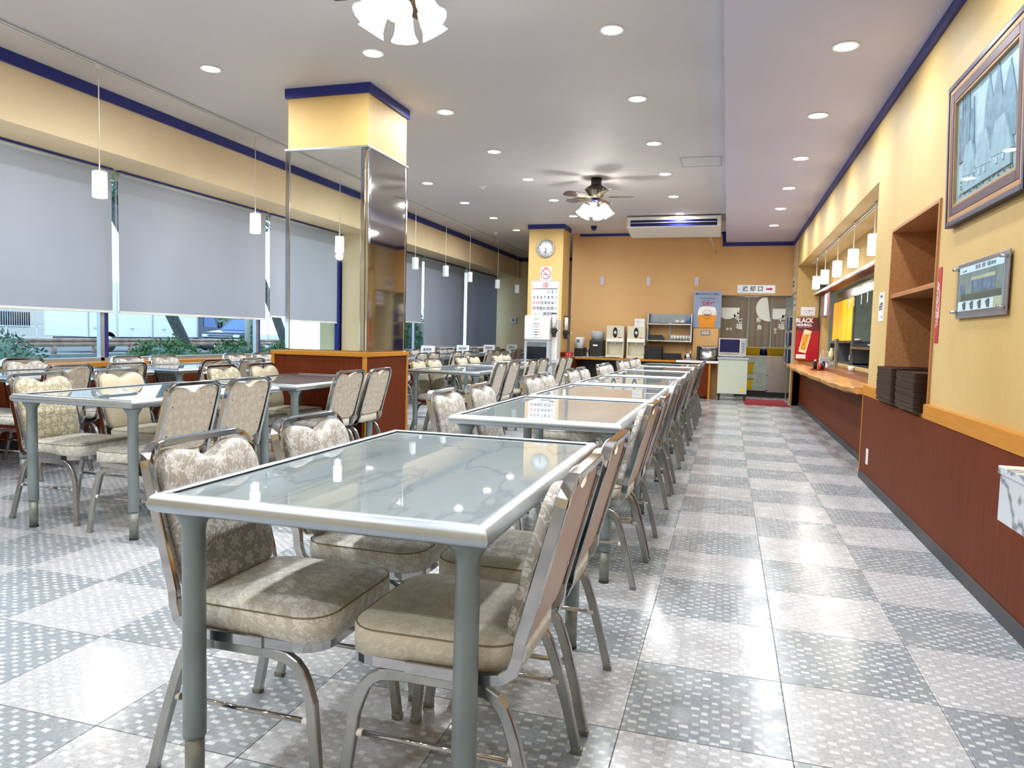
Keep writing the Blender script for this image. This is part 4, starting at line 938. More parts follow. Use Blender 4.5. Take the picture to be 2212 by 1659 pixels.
# two-tier steel wall shelf
ws = thing('wall_shelf', 'grey steel two-tier wall shelf left of the beer poster', 'shelf', (-1.07, YF, 1.03))
for x in (-.42, .395):
    MB().prism([(0, -.0), (-.30, 0), (-.30, .03), (-.22, .55), (0, .55)], x, x+.025, 'yz').build('side_plate', 'steel_dark', ws)
MB().box(-.42, .42, -.012, 0, .35, .55).build('back_rail', 'steel_dark', ws)
for z, nm in ((.015, 'lower_shelf'), (.335, 'upper_shelf')): MB().box(-.425, .425, -.30, 0, z, z+.025, .004).build(nm, 'steel', ws)
MB().box(-.02, .02, -.02, -.004, .04, .34).build('centre_strut', 'steel_dark', ws)
def onshelf(name, mb, m, label, cat, loc, group=None): return tag(mb.build(name, m, loc=loc), label, cat, group)
for k, (x, z) in enumerate(((-1.28, 1.391), (-.83, 1.391), (-.85, 1.071))): onshelf('black_tray', MB().prism(rrect(-.19, .19, -.13, .13, .02, 2), 0, .012, 'xy'), 'black', 'flat black tray on %s' % ('upper shelf of the steel wall rack, farther left', 'upper shelf under cups and blue jug', 'lower shelf under the glasses')[k], 'tray', (x, YF-.16, z), 'flat black trays on the wall shelf')
for k in range(2): onshelf('teapot', MB().lathe([(0, 0), (.04, 0), (.05, .02), (.045, .045), (.015, .055), (.012, .065), (0, .065)], n=16), 'white_plastic', 'small white lidded pot on the upper wall shelf, %s one' % ('left', 'right')[k], 'pot', (-.93+.10*k, YF-.16, 1.404), 'small white pots')
onshelf('blue_jug', MB().lathe([(0, 0), (.045, 0), (.04, .10), (.038, .12), (.034, .12), (.036, .01), (0, .01)], n=18), mat('jug_blue', hexc(110, 140, 200), .2), 'pale blue tall cup on the upper wall shelf', 'cup', (-.72, YF-.16, 1.404))
for k in range(7): onshelf('drinking_glass', MB().lathe([(0, 0), (.02, 0), (.026, .085), (.024, .085), (.018, .006), (0, .006)], n=14), 'white_plastic', 'white tumbler standing on lower wall shelf, %s from the left' % ORD[k], 'glass', (-1.02+.055*k, YF-.17, 1.084), 'tumblers on the lower wall shelf')
cb = thing('black_condiment_box', 'black box with two silver knobs on the lower wall shelf', 'box', (-1.32, YF-.17, 1.071)); MB().prism([(-.16, 0), (.16, 0), (.12, .10), (-.16, .10)], -.09, .09, 'xz').build('case', 'black', cb)
for x in (-.06, .06): MB().lathe([(0, 0), (.012, -.002), (.012, -.014), (0, -.016)], (x, -.09, .05), 12, axis='y').build('knob', 'chrome', cb)

# back counter
CY0, CZ = 13.72, .705
bc = thing('buffet_counter', 'long wooden buffet counter against the far orange wall', 'counter', (-1.52, 14.0, 0))
MB().box(-1.36, .88, CY0-14.0, .29, CZ-.04, CZ, .004).box(.88, 1.36, CY0-14.0, .11, CZ-.04, CZ).build('worktop', 'panel_edge', bc)
for x in (-1.33, -.45, .45, 1.18): MB().box(x, x+.05, CY0-14+.05, .10, 0, CZ-.04).build('support', 'panel', bc)
MB().box(1.02, 1.22, CY0-14+.03, .11, .06, CZ-.04).build('end_panel', 'panel', bc); MB().box(1.21, 1.245, CY0-14+.02, .11, 0, CZ-.04).build('end_edge', 'panel_edge', bc)
MB().box(-1.36, .87, .2, .28, .04, CZ-.04).build('back_panel', 'black', bc); MB().box(-1.36, .87, -.2, .28, .0, .03).build('floor_board', 'black', bc)
cloth = tag(MB().box(-.9, -.155, CY0+.0, 14.10, CZ+.001, CZ+.005).box(-.9, -.14, CY0-.008, CY0-.002, CZ-.035, CZ+.005).build('counter_cloth', 'paper'), 'white cloth laid over the right end of the buffet counter', 'cloth')
def machine(x, label, group):
    t = thing('soup_dispenser', label, 'dispenser', (x, 13.98, CZ), 0, group)
    w = .17
    MB().box(-w, w, -.14, .20, .36, .62, .014).build('upper_body', 'beige_plastic', t); MB().box(-w, w, -.02, .20, .06, .36, .01).build('rear_body', 'beige_plastic', t)
    MB().box(-w, w, -.16, -.02, .31, .375, .01).build('control_strip', 'white_plastic', t); MB().box(-w, w, -.17, .20, 0, .06, .008).build('drip_tray', 'beige_plastic', t)
    MB().box(-w, -w+.02, -.14, -.02, .06, .31).box(w-.02, w, -.14, -.02, .06, .31).build('cheek', 'beige_plastic', t)
    o_ = [(.045*math.cos(2*PI*k/24), .49+.10*math.sin(2*PI*k/24)) for k in range(24)]
    wdw = MB().prism(o_, -.143, -.139, 'xz').build('oval_window', 'dark_glass', t); MB().prism([(-.03, .50), (.0, .53), (.03, .50), (.02, .46), (-.02, .47)], -.145, -.143, 'xz').build('window_glint', 'alu', wdw)
    MB().lathe([(0, -.161), (.018, -.161), (.016, -.166), (0, -.168)], (0, 0, .342), 14, axis='y').build('green_button', 'green_led', t)
    MB().box(.06, .12, -.143, -.139, .39, .405).build('red_display', 'ink_red', t); MB().lathe([(0, .31), (.012, .31), (.008, .26), (0, .26)], (0, -.10, 0), 10).build('nozzle', 'white_plastic', t)
    MB().box(-w+.01, w-.01, -.1, .2, -.0, .002).build('foot', 'black', t)
machine(-2.07, 'beige drink dispenser with green button, left of the pair on buffet counter', 'beige drink dispensers')
machine(-1.67, 'beige drink dispenser with green button, right of the pair on buffet counter', 'beige drink dispensers')
sg = notice('dispenser_notice', 'small white notice propped on the right beige dispenser', (-1.63, 14.0, CZ+.622), .19, .145, [('セルフで', .018, -.03, .115, 'ink'), ('お茶をどうぞ', .024, 0, .075, 'ink'), ('ご自由にお使いください', .014, 0, .03, 'ink_grey')], RF, 'y')
bd = thing('drink_urn', 'black cold-drink urn with clear cap on the buffet counter', 'urn', (-2.43, 13.98, CZ))
MB().box(-.135, .135, -.15, .15, 0, .34, .02).build('body', 'black', bd); MB().lathe([(0, .34), (.12, .34), (.13, .50), (.12, .51), (0, .51)], n=24).build('hopper', 'grey_plastic', bd); MB().box(-.06, .03, -.155, -.15, .22, .25).build('label_strip', 'paper', bd)
tu = thing('tea_urn', 'white round tea server on a black stand beside the far pillar', 'urn', (-2.78, 13.98, CZ)); MB().lathe([(0, .17), (.09, .17), (.092, .36), (.08, .385), (0, .385)], n=24).build('tank', 'white_plastic', tu); MB().box(-.09, .09, -.09, .09, 0, .17, .01).build('stand', 'black', tu); MB().box(-.045, .01, -.098, -.09, .28, .34).build('blue_label', 'ph2', tu)
for k, (x, m, r, h) in enumerate(((-2.60, 'steel', .03, .17), (-2.66, 'black', .022, .19))): onshelf('canister', MB().lathe([(0, 0), (r, 0), (r, h-.02), (r*.9, h), (0, h)], n=16), m, ('silver upright canister between the two urns', 'black upright canister beside the silver one')[k], 'canister', (x, 13.92, CZ))
rp_ = random.Random(8)
for k in range(5):
    o = onshelf('paper_sheet', MB().box(-.12, .12, -.08, .08, 0, .004), 'paper', 'loose white paper on the buffet counter, %s from the pillar' % ORD[k], 'paper', (-2.72+.16*k, 13.83+.02*(k % 2), CZ+.0055*(k)), 'papers on the buffet counter'); o.rotation_euler = (0, 0, rp_.uniform(-.3, .3))
def black_stack(x0, n_, label, group):
    for k in range(n_):
        t = thing('lacquer_box', label % ORD[k] if '%s' in label else label, 'tray', (x0+rp_.uniform(-.015, .015), 13.95, CZ+.006+.031*k), 0, group)
        MB().prism(rrect(-.17, .17, -.15, .15, .02, 2), .0, .024, 'xy').build('box', 'black', t); MB().prism(rrect(-.178, .178, -.158, .158, .02, 2), .022, .029, 'xy').build('rim', 'dark_glass', t)
black_stack(-1.33, 8, 'black lacquer box in the tall stack on counter, %s from bottom', 'tall stack of black boxes')
black_stack(-.98, 4, 'black lacquer box in the low stack on counter, %s from bottom', 'low stack of black boxes')
ld_ = thing('ladle_pot', 'round steel pot holding a dark ladle on the buffet counter', 'pot', (-.70, 13.95, CZ+.006)); MB().lathe([(0, 0), (.05, 0), (.066, .04), (.06, .085), (.052, .10), (.058, .12), (.054, .12), (.045, .1), (0, .02)], n=20).build('pot', 'steel', ld_); MB().cyl((0, 0, .03), (-.05, 0, .24), .006, n=8).build('ladle', 'black', ld_); MB().cyl((.01, 0, .03), (.05, 0, .17), .008, n=8).build('spoon', 'white_plastic', ld_)
rc = thing('rice_cooker', 'large steel rice warmer with black side on the counter end', 'rice cooker', (-.33, 13.95, CZ+.006)); MB().lathe([(0, 0), (.16, 0), (.165, .03), (.165, .22), (0, .22)], n=32).build('body', 'steel', rc); MB().lathe([(0, .22), (.17, .22), (.165, .255), (.10, .275), (0, .28)], n=32).build('lid', 'steel', rc); MB().box(-.21, -.155, -.06, .06, .0, .27, .015).build('hinge_block', 'black', rc); MB().lathe([(.163, 0), (.17, 0), (.17, .03), (.163, .03)], n=32).build('base_ring', 'black', rc); MB().box(-.12, .12, -.172, -.16, .235, .25, .003).build('handle', 'steel', rc)
# cart with microwave
cart = thing('equipment_cart', 'pale grey-green cabinet cart on black casters beside the doorway', 'cart', (.12, 14.0, 0))
MB().box(-.265, .255, -.25, .15, .12, .75, .01).build('cabinet', mat('cart_green', hexc(196, 206, 190), .4, var=.04), cart); MB().box(-.28, .27, -.27, .16, .75, .79, .006).build('top', 'grey_plastic', cart)
for x in (-.23, .22):
    for y in (-.2, .1): MB().cyl((x-.015, y, .04), (x+.015, y, .04), .04, n=16).box(x-.025, x+.025, y-.025, y+.025, .06, .12).build('caster', 'black', cart)
MB().box(.14, .21, -.253, -.25, .17, .22).build('yellow_sticker', 'yellow', cart)
mw = thing('microwave_oven', 'silver microwave with dark blue window on the cart', 'microwave', (.12, 13.98, .79)); MB().box(-.265, .215, -.17, .14, .02, .345, .01).build('case', 'white_plastic', mw); MB().box(-.25, .10, -.178, -.17, .09, .33, .004).build('door', 'navy_glass', mw); MB().box(.115, .205, -.176, -.17, .04, .335, .002).build('control_panel', 'grey_plastic', mw); MB().box(-.25, .10, -.19, -.178, .055, .08, .004).build('handle', 'steel', mw)
for k in range(4): MB().box(.14, .18, -.179, -.176, .09+.05*k, .115+.05*k).build('key', 'steel_dark', mw)
for x in (-.24, .19): MB().box(x-.012, x+.012, -.15, .1, 0, .02).build('foot', 'black', mw)
# red mat
rm = tag(MB().box(.33, 1.06, 12.95, 14.25, 0, .010, .004).build('door_mat', 'mat_red'), 'dark red floor mat in front of the kitchen doorway', 'mat')
# noren curtains in the doorway
M['noren'] = sheer_mat('noren_cloth', hexc(130, 118, 102), .2); M['noren_print'] = mat('noren_print', hexc(236, 240, 232), .8, var=.04)
rod = tag(MB().cyl((DX0, YF+.04, DZ-.02), (DX1, YF+.04, DZ-.02), .012, n=10).build('curtain_rod', 'steel'), 'thin steel rod across the top of kitchen doorway', 'rod')
def noren(x0, x1, z0, label, circ, chars):
    t = thing('noren_curtain', label, 'curtain', ((x0+x1)/2, YF+.035, z0), 0, 'door curtains')
    w = (x1-x0)/2; h = DZ-.03-z0; N = 16; vs = []
    for r_ in range(7):
        for q in range(N+1):
            a = -w+2*w*q/N; f = 1-r_/6; vs.append((a*(1-.04*(r_ < 1)), .012*math.sin(q*1.25)*(.3+f), h*r_/6))
    fs = [(r_*(N+1)+q, r_*(N+1)+q+1, (r_+1)*(N+1)+q+1, (r_+1)*(N+1)+q) for r_ in range(6) for q in range(N)]
    MB().add(vs, fs, True).build('cloth', 'noren', t)
    for cx_, cz_, r0, a0, a1 in circ:
        pts = [(cx_+r0*math.cos(math.radians(a)), cz_+r0*math.sin(math.radians(a))) for a in range(a0, a1+1, 12)]
        pts = [(max(-w+.005, min(w-.005, a)), min(h-.005, z)) for a, z in pts]
        MB().prism(pts, -.022, -.019, 'xz').build('moon_print', 'noren_print', t)
    lf = MB()
    for q in range(7 if circ else 0):
        aa = .12*q; lx, lz = circ[0][0]+(.16 if circ[0][0] < 0 else .10)+.035*math.cos(q*1.9), h-.33-.05*math.sin(q*1.3)
        lf.prism([(max(-w+.005, min(w-.005, lx+.018*math.cos(2*PI*k/10))), lz+.034*math.sin(2*PI*k/10)) for k in range(10)], -.025, -.022, 'xz')
    if circ: lf.build('leaf_print', 'noren_print', t)
    for s_, sz, a, z in chars: text_obj(s_, sz, 'noren_print', (a, -.024, z), RF, t, bold=.002)
noren(-.14, .345, 1.06, 'brown door curtain panel with white moon and characters, left of the three', [(-.12, .66, .22, 180, 360)], [('七\n福', .12, .10, .36), ('ゆう', .06, -.08, .25)])
noren(.375, .76, .99, 'brown door curtain panel with moon edge and pale fish, middle of the three', [(.16, .72, .24, 100, 280)], [('魚', .10, -.02, .50), ('魚', .10, .0, .36)])
noren(.78, 1.02, .99, 'narrow brown door curtain panel with white characters, right of the three', [(-.06, .72, .20, 180, 360)], [('七\n福', .12, .05, .44), ('ゆ\nう', .06, -.05, .30)])
# ------------------------------------------------------------------ kitchen behind the doorway and the hatch
struct('floor', MB().box(-1.2, 4.6, 14.45, 18.4, -.02, -.002).box(1.62, 4.6, 5.6, 14.45, -.02, -.002), mat('kitchen_floor', hexc(150, 168, 160), .25, var=.1))
struct('wall_kitchen', MB().box(-1.2, 4.6, 18.4, 18.5, 0, 2.6).box(4.6, 4.7, 5.6, 18.5, 0, 2.6).box(-1.3, -1.2, 14.45, 18.5, 0, 2.6).box(1.62, 4.6, 5.5, 5.6, 0, 2.6), mat('kitchen_wall', hexc(190, 200, 190), .5))
struct('ceiling', MB().box(-1.3, 4.7, 14.45, 18.5, 2.6, 2.7).box(1.62, 4.7, 5.5, 14.45, 2.6, 2.7), 'white_paint')
sk = thing('sink_unit', 'stainless sink unit with open shelf seen through the kitchen doorway', 'sink', (.72, 15.3, 0))
MB().box(-.55, .48, -.3, .3, .78, .82, .005).build('worktop', 'steel', sk); MB().box(.08, .48, -.28, .3, .1, .78).build('door_panel', 'steel', sk); MB().box(-.55, .08, -.28, .3, .42, .44).build('shelf', 'steel', sk); MB().box(-.55, .08, -.28, .3, .12, .14).build('shelf', 'steel', sk); MB().box(-.55, .48, -.25, .3, 0, .1).build('plinth', 'black', sk)
for x in (-.55, .05): MB().box(x, x+.03, -.28, -.25, .1, .78).build('leg', 'steel', sk)
def crate(x, y, z, w, h, label):
    t = thing('plastic_crate', label, 'crate', (x, y, z), 0, 'yellow crates in the kitchen')
    vs = [(-w, -.16, h), (w, -.16, h), (w, .16, h), (-w, .16, h), (-w*.85, -.13, 0), (w*.85, -.13, 0), (w*.85, .13, 0), (-w*.85, .13, 0)]
    MB().add(vs, [(0, 1, 5, 4), (1, 2, 6, 5), (2, 3, 7, 6), (3, 0, 4, 7), (4, 5, 6, 7)]).build('tub', 'yellow', t)
    MB().box(-w-.01, w+.01, -.175, -.16, h-.02, h).box(-w-.01, w+.01, .16, .175, h-.02, h).box(-w-.01, -w, -.16, .16, h-.02, h).box(w, w+.01, -.16, .16, h-.02, h).build('rim', 'yellow', t)
crate(.47, 15.2, .822, .17, .15, 'yellow tub on the sink worktop, left of the two in the doorway')
crate(.92, 15.2, .822, .17, .15, 'yellow tub on the sink worktop, right of the two in the doorway')
crate(.36, 15.25, .442, .17, .22, 'yellow crate on the upper shelf under the sink worktop'); crate(.36, 15.25, .142, .17, .20, 'yellow crate on the lower shelf under the sink worktop')
for k, (x, z) in enumerate(((.70, .822),)): onshelf('blue_bucket', MB().lathe([(0, 0), (.07, 0), (.085, .13), (.08, .13), (.066, .008), (0, .008)], n=18), 'blue_plastic', 'blue tub between the two yellow tubs on worktop', 'tub', (x, 15.2, z))
br = thing('blue_bin_rack', 'steel rack with dark blue bins at right inside doorway', 'rack', (1.30, 14.85, 0))
for z in (.68, 1.0, 1.3): MB().box(-.22, .25, -.3, .3, z, z+.02).build('shelf', 'steel', br)
for x in (-.21, .23): MB().box(x, x+.02, -.3, -.28, 0, 1.7).build('upright', 'steel', br)
for k, z in enumerate((.705, 1.025, 1.325)): tag(MB().box(1.10, 1.50, 14.6, 15.1, z, z+.25, .02).build('blue_bin', 'blue_plastic'), 'dark blue bin on the kitchen rack, %s shelf up' % ORD[k], 'bin', 'blue bins on the kitchen rack')
def area(loc, size, watt, rot=(0, 0, 0), col=(1, 1, 1)):
    ld = bpy.data.lights.new('kitchen_lamp', 'AREA'); ld.size = size; ld.energy = watt; ld.color = col; o = bpy.data.objects.new('kitchen_lamp', ld); C.objects.link(o); o.location = loc; o.rotation_euler = rot; return o
kt = thing('kitchen_light', 'long white ceiling light in the kitchen behind the doorway', 'ceiling light', (.9, 15.6, 2.56)); MB().box(-.5, .5, -.1, .1, 0, .04, .01).build('diffuser', 'lamp_on', kt); area((.9, 15.6, 2.54), .9, 40)
kt = thing('kitchen_light', 'long white ceiling light in the kitchen behind the serving hatch', 'ceiling light', (2.6, 9.6, 2.56)); MB().box(-.1, .1, -.8, .8, 0, .04, .01).build('diffuser', 'lamp_on', kt); area((2.6, 9.6, 2.54), .9, 16)

# ================================================================== FAR PILLAR OBJECTS
PYf = 13.0
ck = thing('wall_clock', 'round white wall clock with silver rim high on the far pillar', 'clock', (-3.278, PYf, 2.70))
MB().lathe([(.150, 0), (.162, -.0), (.165, -.025), (.158, -.034), (.147, -.030), (.145, -.012)], n=40, axis='y', cap=False).build('rim', 'alu', ck)
fc = MB().lathe([(0, -.012), (.146, -.012), (.146, 0), (0, 0)], n=40, axis='y', cap=False).build('face', 'paper', ck)
for h in range(1, 13):
    a = math.radians(90-30*h); text_obj(str(h), .032, 'ink', (.118*math.cos(a), -.0135, .118*math.sin(a)), RF, fc, name='numeral')
def hand(ang, ln, w, y): a = math.radians(90-ang); c, s = math.cos(a), math.sin(a); return MB().prism([(-s*w-c*.02, c*w-s*.02), (s*w-c*.02, -c*w-s*.02), (s*w*.4+c*ln, -c*w*.4+s*ln), (-s*w*.4+c*ln, c*w*.4+s*ln)], y-.002, y, 'xz')
hand(172, .062, .005, -.016).build('hour_hand', 'ink_black', ck); hand(180, .10, .004, -.019).build('minute_hand', 'ink_black', ck); hand(122, .10, .0015, -.022).build('second_hand', 'ink_black', ck)
MB().box(-.04, .03, -.0145, -.0125, -.085, -.06).build('date_window', 'ink_grey', ck)
ns = thing('no_smoking_sign', 'white no smoking sign with red ring below the clock', 'sign', (-3.26, PYf, 2.115)); MB().box(-.105, .105, -.004, 0, 0, .255).build('board', 'paper', ns)
cp = [(.088*math.cos(2*PI*k/32), -.006, .125+.088*math.sin(2*PI*k/32)) for k in range(32)]
MB().sweep(cp, .014, .003, closed=True, ref=(0, 1, 0)).sweep([(-.06, -.006, .187), (.06, -.006, .063)], .012, .002, ref=(0, 1, 0)).build('ring', 'ink_red', ns)
MB().box(-.055, .035, -.0055, -.004, .11, .124).build('cigarette', 'ink_black', ns); MB().sweep([(.04, -.005, .125), (.03, -.005, .15), (.055, -.005, .16), (.04, -.005, .185), (.01, -.005, .175)], .005, .002, ref=(0, 1, 0)).build('smoke', 'ink_grey', ns)
text_obj('禁煙', .032, 'ink_red', (0, -.0055, .232), RF, ns); text_obj('NO SMOKING', .017, 'ink_red', (0, -.0055, .018), RF, ns)
ca = thing('wall_calendar', 'large October calendar with bold dates on the far pillar', 'calendar', (-3.268, PYf, 1.40)); cw, chh = .262, .715
MB().box(-cw, cw, -.004, 0, 0, chh).build('sheet', 'paper', ca); MB().box(-cw, cw, -.009, -.004, chh-.012, chh, .001).build('top_binding', 'grey_plastic', ca)
text_obj('10', .125, 'ink_red', (0, -.005, chh-.085), RF, ca, bold=.004, sx=.75, name='month_number')
for k in range(4): MB().box((-.23, -.13, .08, .17)[k], (-.16, -.05, .13, .22)[k], -.0052, -.004, chh-.12, chh-.05).build('mini_month', mat('mini_print', hexc(205, 208, 216), .6) if k == 0 else bpy.data.materials['mini_print'], ca)
MB().box(-cw+.02, -cw+.09, -.0055, -.004, chh-.157, chh-.143).build('sunday_bar', 'ink_red', ca); MB().box(-cw+.09, cw-.02, -.0055, -.004, chh-.157, chh-.143).build('weekday_bar', 'ink', ca)
for wk in range(5):
    for d_ in range(7):
        dn = wk*7+d_-3; x = -cw+.055+d_*.069; z = chh-.21-wk*.1
        if dn < 1: text_obj(str(30+dn), .03, 'ink_grey', (x, -.0055, z), RF, ca, name='date')
        elif dn <= 31 and not (wk == 4 and d_ < 3): text_obj(str(dn), .075, 'ink_red' if d_ == 0 or dn == 12 else ('ink_grey' if d_ == 6 else 'ink'), (x, -.0055, z), RF, ca, bold=.0028, sx=.80, name='date')
text_obj('食堂 七福', .03, 'ink_grey', (-.15, -.0055, .10), RF, ca)
for z in (.245, .345, .445, .545): MB().box(-cw+.02, cw-.02, -.0046, -.004, z-.001, z+.001).build('rule', 'ink_grey', ca)

# tea machine on its cabinet
tm = thing('tea_machine', 'white tea dispensing machine with panel of buttons before the far pillar', 'dispenser', (-3.27, 12.72, 0))
w = .232
MB().box(-w, w+.06, -.20, .26, 0, .62, .008).build('cabinet', 'grey_plastic', tm)
MB().box(-w, w, -.22, .24, .62, 1.02, .012).build('lower_body', 'grey_plastic', tm); MB().box(w, w+.10, -.05, .24, .62, 1.40, .01).build('side_body', 'white_plastic', tm)
MB().box(-w+.05, w-.05, -.226, -.216, .66, .90, .002).build('bay', 'dark_glass', tm); MB().box(-w+.05, w-.05, -.228, -.216, .90, .985, .002).build('bay_visor', 'steel_dark', tm)
MB().box(-w+.0, w-.0, -.235, -.1, .615, .65, .006).build('drip_tray', 'grey_plastic', tm)
fd = MB().box(-w, w, -.25, .2, 1.02, 1.455, .025).build('front_door', 'white_plastic', tm)
MB().box(-.06, .05, -.253, -.249, 1.37, 1.42).build('display', mat('lcd', hexc(196, 216, 200), .3), fd)
M['btn_blue'] = mat('button_blue', hexc(150, 205, 240), .3, em=(.4, .75, 1), es=.35); M['btn_red'] = mat('button_red', hexc(240, 170, 176), .3, em=(1, .5, .5), es=.3)
for x in (-.03, .02): MB().lathe([(0, -.250), (.018, -.250), (.018, -.256), (0, -.256)], (x, 0, 1.315), 14, axis='y').build('round_button', 'alu', fd)
for k in range(5):
    MB().box(-.10, -.055, -.255, -.249, 1.245-.047*k, 1.265-.047*k, .002).build('cold_button', 'btn_blue', fd); MB().box(.035, .08, -.255, -.249, 1.245-.047*k, 1.265-.047*k, .002).build('hot_button', 'btn_red', fd)
    MB().box(-.04, .02, -.252, -.249, 1.248-.047*k, 1.262-.047*k).build('button_name', 'ink_grey' if k not in (2, 3) else 'ink_black', fd)
# cup dispensers on the pillar side
for k, (y, x, z) in enumerate(((12.57, -2.975, 1.24), (13.2, -2.895, 1.21))):
    cd_ = thing('cup_dispenser', 'wall-hung white cup tube with black base, %s the tea machine' % ('right beside', 'farther from')[k], 'cup dispenser', (x, y, z), 0, 'cup dispensers on the pillar')
    MB().lathe([(0, 0), (.035, 0), (.035, .25), (0, .25)], n=18).build('tube', 'white_plastic', cd_); MB().lathe([(0, .25), (.045, .25), (.045, .268), (0, .268)], n=18).build('lid', 'black', cd_)
    MB().box(-.045, .045, -.045, .045, -.10, 0, .01).box(-.03, .03, -.03, .03, -.16, -.1, .008).build('base', 'black', cd_); MB().cyl((.04, -.02, -.04), (.10, -.03, -.045), .012, n=10).build('lever', 'black', cd_); MB().lathe([(0, -.012), (.015, -.01), (.018, 0), (.015, .01), (0, .012)], (.105, -.03, -.045), 12).build('lever_knob', 'white_plastic', cd_)
    MB().box(-.02 if k == 0 else -.05, .02 if k == 0 else -.035, .02, .09 if k == 0 else .03, .05, .20).build('bracket', 'black', cd_)
yj = onshelf('yellow_cap_bottle', MB().lathe([(0, 0), (.028, 0), (.028, .05), (0, .05)], n=14), mat('amber_cap', hexc(230, 180, 60), .4), 'small yellow-capped item on top of the tea machine', 'bottle', (-3.02, 12.76, 1.401))
rb_ = thing('red_box', 'small red tap box on the buffet counter end by the pillar', 'box', (-2.86, 13.35, .72)); MB().box(-.07, .07, -.05, .05, -.02, .08, .006).build('case', mat('red_case', hexc(180, 40, 36), .4), rb_)
for x in (-.02, .025): MB().box(x, x+.008, -.054, -.05, .02, .06).build('mark', 'paper', rb_)
MB().box(-.09, .07, -.05, .25, -.72, -.02).build('stand', 'panel', rb_)

# far-left wall things
fp_ = thing('framed_picture', 'wood-framed dark picture on the cream end wall', 'picture', (-4.87, 18.5, 1.22)); fp_.rotation_euler = (0, 0, 0)
Wp, Hp = .5, .90
MB().box(-Wp/2, -Wp/2+.06, -.03, 0, 0, Hp, .004).box(Wp/2-.06, Wp/2, -.03, 0, 0, Hp, .004).box(-Wp/2+.06, Wp/2-.06, -.03, 0, 0, .06, .004).box(-Wp/2+.06, Wp/2-.06, -.03, 0, Hp-.06, Hp, .004).build('frame', 'panel', fp_); MB().box(-Wp/2+.06, Wp/2-.06, -.012, 0, .06, Hp-.06).build('canvas', 'ph4', fp_)
th = thing('thermostat', 'white square wall control on the cream end wall', 'thermostat', (-5.5, 18.5, 1.42)); MB().box(-.08, .08, -.02, 0, 0, .15, .005).build('case', 'white_plastic', th); MB().box(-.025, .025, -.024, -.02, .05, .11).build('screen', 'steel_dark', th)
ac2 = thing('air_conditioner', 'white wall air conditioner behind far pillar at the room end', 'air conditioner', (-4.55, 18.3, 2.62)); MB().box(-.5, .5, -.12, .2, 0, .26, .03).build('body', 'white_plastic', ac2); MB().box(-.45, .45, -.125, -.118, .03, .07).build('outlet', 'steel_dark', ac2)
for k, (x, y) in enumerate(((-4.88, 11.35), (-4.88, 13.05), (-4.88, 14.65), (-4.88, 16.35))):
    s_ = thing('reserved_sign', 'white reserved card standing on a window-row table, %s from the camera' % ORD[k], 'sign', (x, y, TZ+.001), 0, 'reserved cards on the window row')
    MB().prism([(-.04, 0), (-.036, 0), (.0, .165), (-.004, .165)], -.125, .125, 'yz').build('card', 'paper', s_); MB().prism([(.04, 0), (.036, 0), (.0, .165), (.004, .165)], -.125, .125, 'yz').build('back_fold', 'paper', s_)
    text_obj('指定席', .052, 'ink', (0, -.027, .10), (PI/2-.2, 0, 0), s_); text_obj('ご遠慮ください', .02, 'ink_grey', (0, -.036, .05), (PI/2-.2, 0, 0), s_)
# ================================================================== OUTSIDE
struct('floor', MB().box(-60, -6.1, -15, 70, -.2, -.02), 'asphalt')
struct('floor', MB().box(-11.88, -6.11, -6, 30, -.02, .36), 'soil')  # raised planter bed of soil outside the windows
def foliage(rx, ry, rz, n, s, seed, zc, dome=True):
    r = random.Random(seed); mb = MB()
    for _ in range(n):
        u, v = r.uniform(0, 2*PI), r.uniform(-.25, 1) if dome else r.uniform(-1, 1); q = math.sqrt(max(0, 1-v*v)); k = r.uniform(.80, 1.06)*(1+.10*math.sin(3*u+seed)+.06*math.sin(7*u))
        c = Vector((rx*q*math.cos(u)*k, ry*q*math.sin(u)*k, zc+rz*v*k)); a = Vector((r.uniform(-1, 1), r.uniform(-1, 1), r.uniform(-.4, 1))).normalized(); b = a.cross(Vector((r.uniform(-1, 1), r.uniform(-1, 1), r.uniform(-1, 1)))).normalized()
        s_ = s*r.uniform(.6, 1.3); mb.add([c-a*s_, c+b*s_*.45, c+a*s_, c-b*s_*.45], [(0, 1, 2, 3)])
    return mb
def shrub(x, y, rx, ry, h, label, m='leaf', z0=.36, seed=1, n=2600, s=.035):
    t = thing('shrub', label, 'shrub', (x, y, z0)); foliage(rx, ry, h, n, s, seed, .05).build('foliage', m, t, kind='stuff')
    mb = MB().lathe([(rx*.86, .0), (rx*.84, h*.4), (rx*.55, h*.78), (0, h*.86)], n=16); mb.v = [(a, b*ry/rx, c) for a, b, c in mb.v]; mb.build('inner_mass', 'leaf_blue', t)
    for k in range(3): MB().cyl((.04*k, .05*k, -.02), (.1*k-.1, .12*k-.1, h*.5), .015, n=6).build('stem', 'bark', t)
    return t
shrub(-8.5, 6.2, .75, 1.05, .60, 'large rounded green shrub outside the leftmost window', 'leaf_blue', seed=1)
shrub(-9.3, 10.3, .5, .75, .46, 'low clipped green shrub left of the leaning tree trunk', 'leaf', seed=2)
shrub(-9.25, 12.15, .48, .72, .46, 'low clipped bright green shrub right of the leaning tree trunk', 'leaf', seed=3)
shrub(-9.5, 14.2, .5, .9, .40, 'low green shrub near the mirrored pillar', 'leaf', seed=4)
shrub(-8.6, 8.3, .4, .5, .12, 'patch of short weeds beside the kerb outside', 'leaf', seed=9, n=700)
ol = shrub(-8.0, 17.1, .8, 1.0, 1.25, 'tall oleander bush with pink flowers right of the mirrored pillar', 'leaf', seed=5, n=3600, s=.06)
fr_ = random.Random(4); mbf = MB()
M['pink'] = mat('pink_petal', hexc(240, 140, 160), .6)
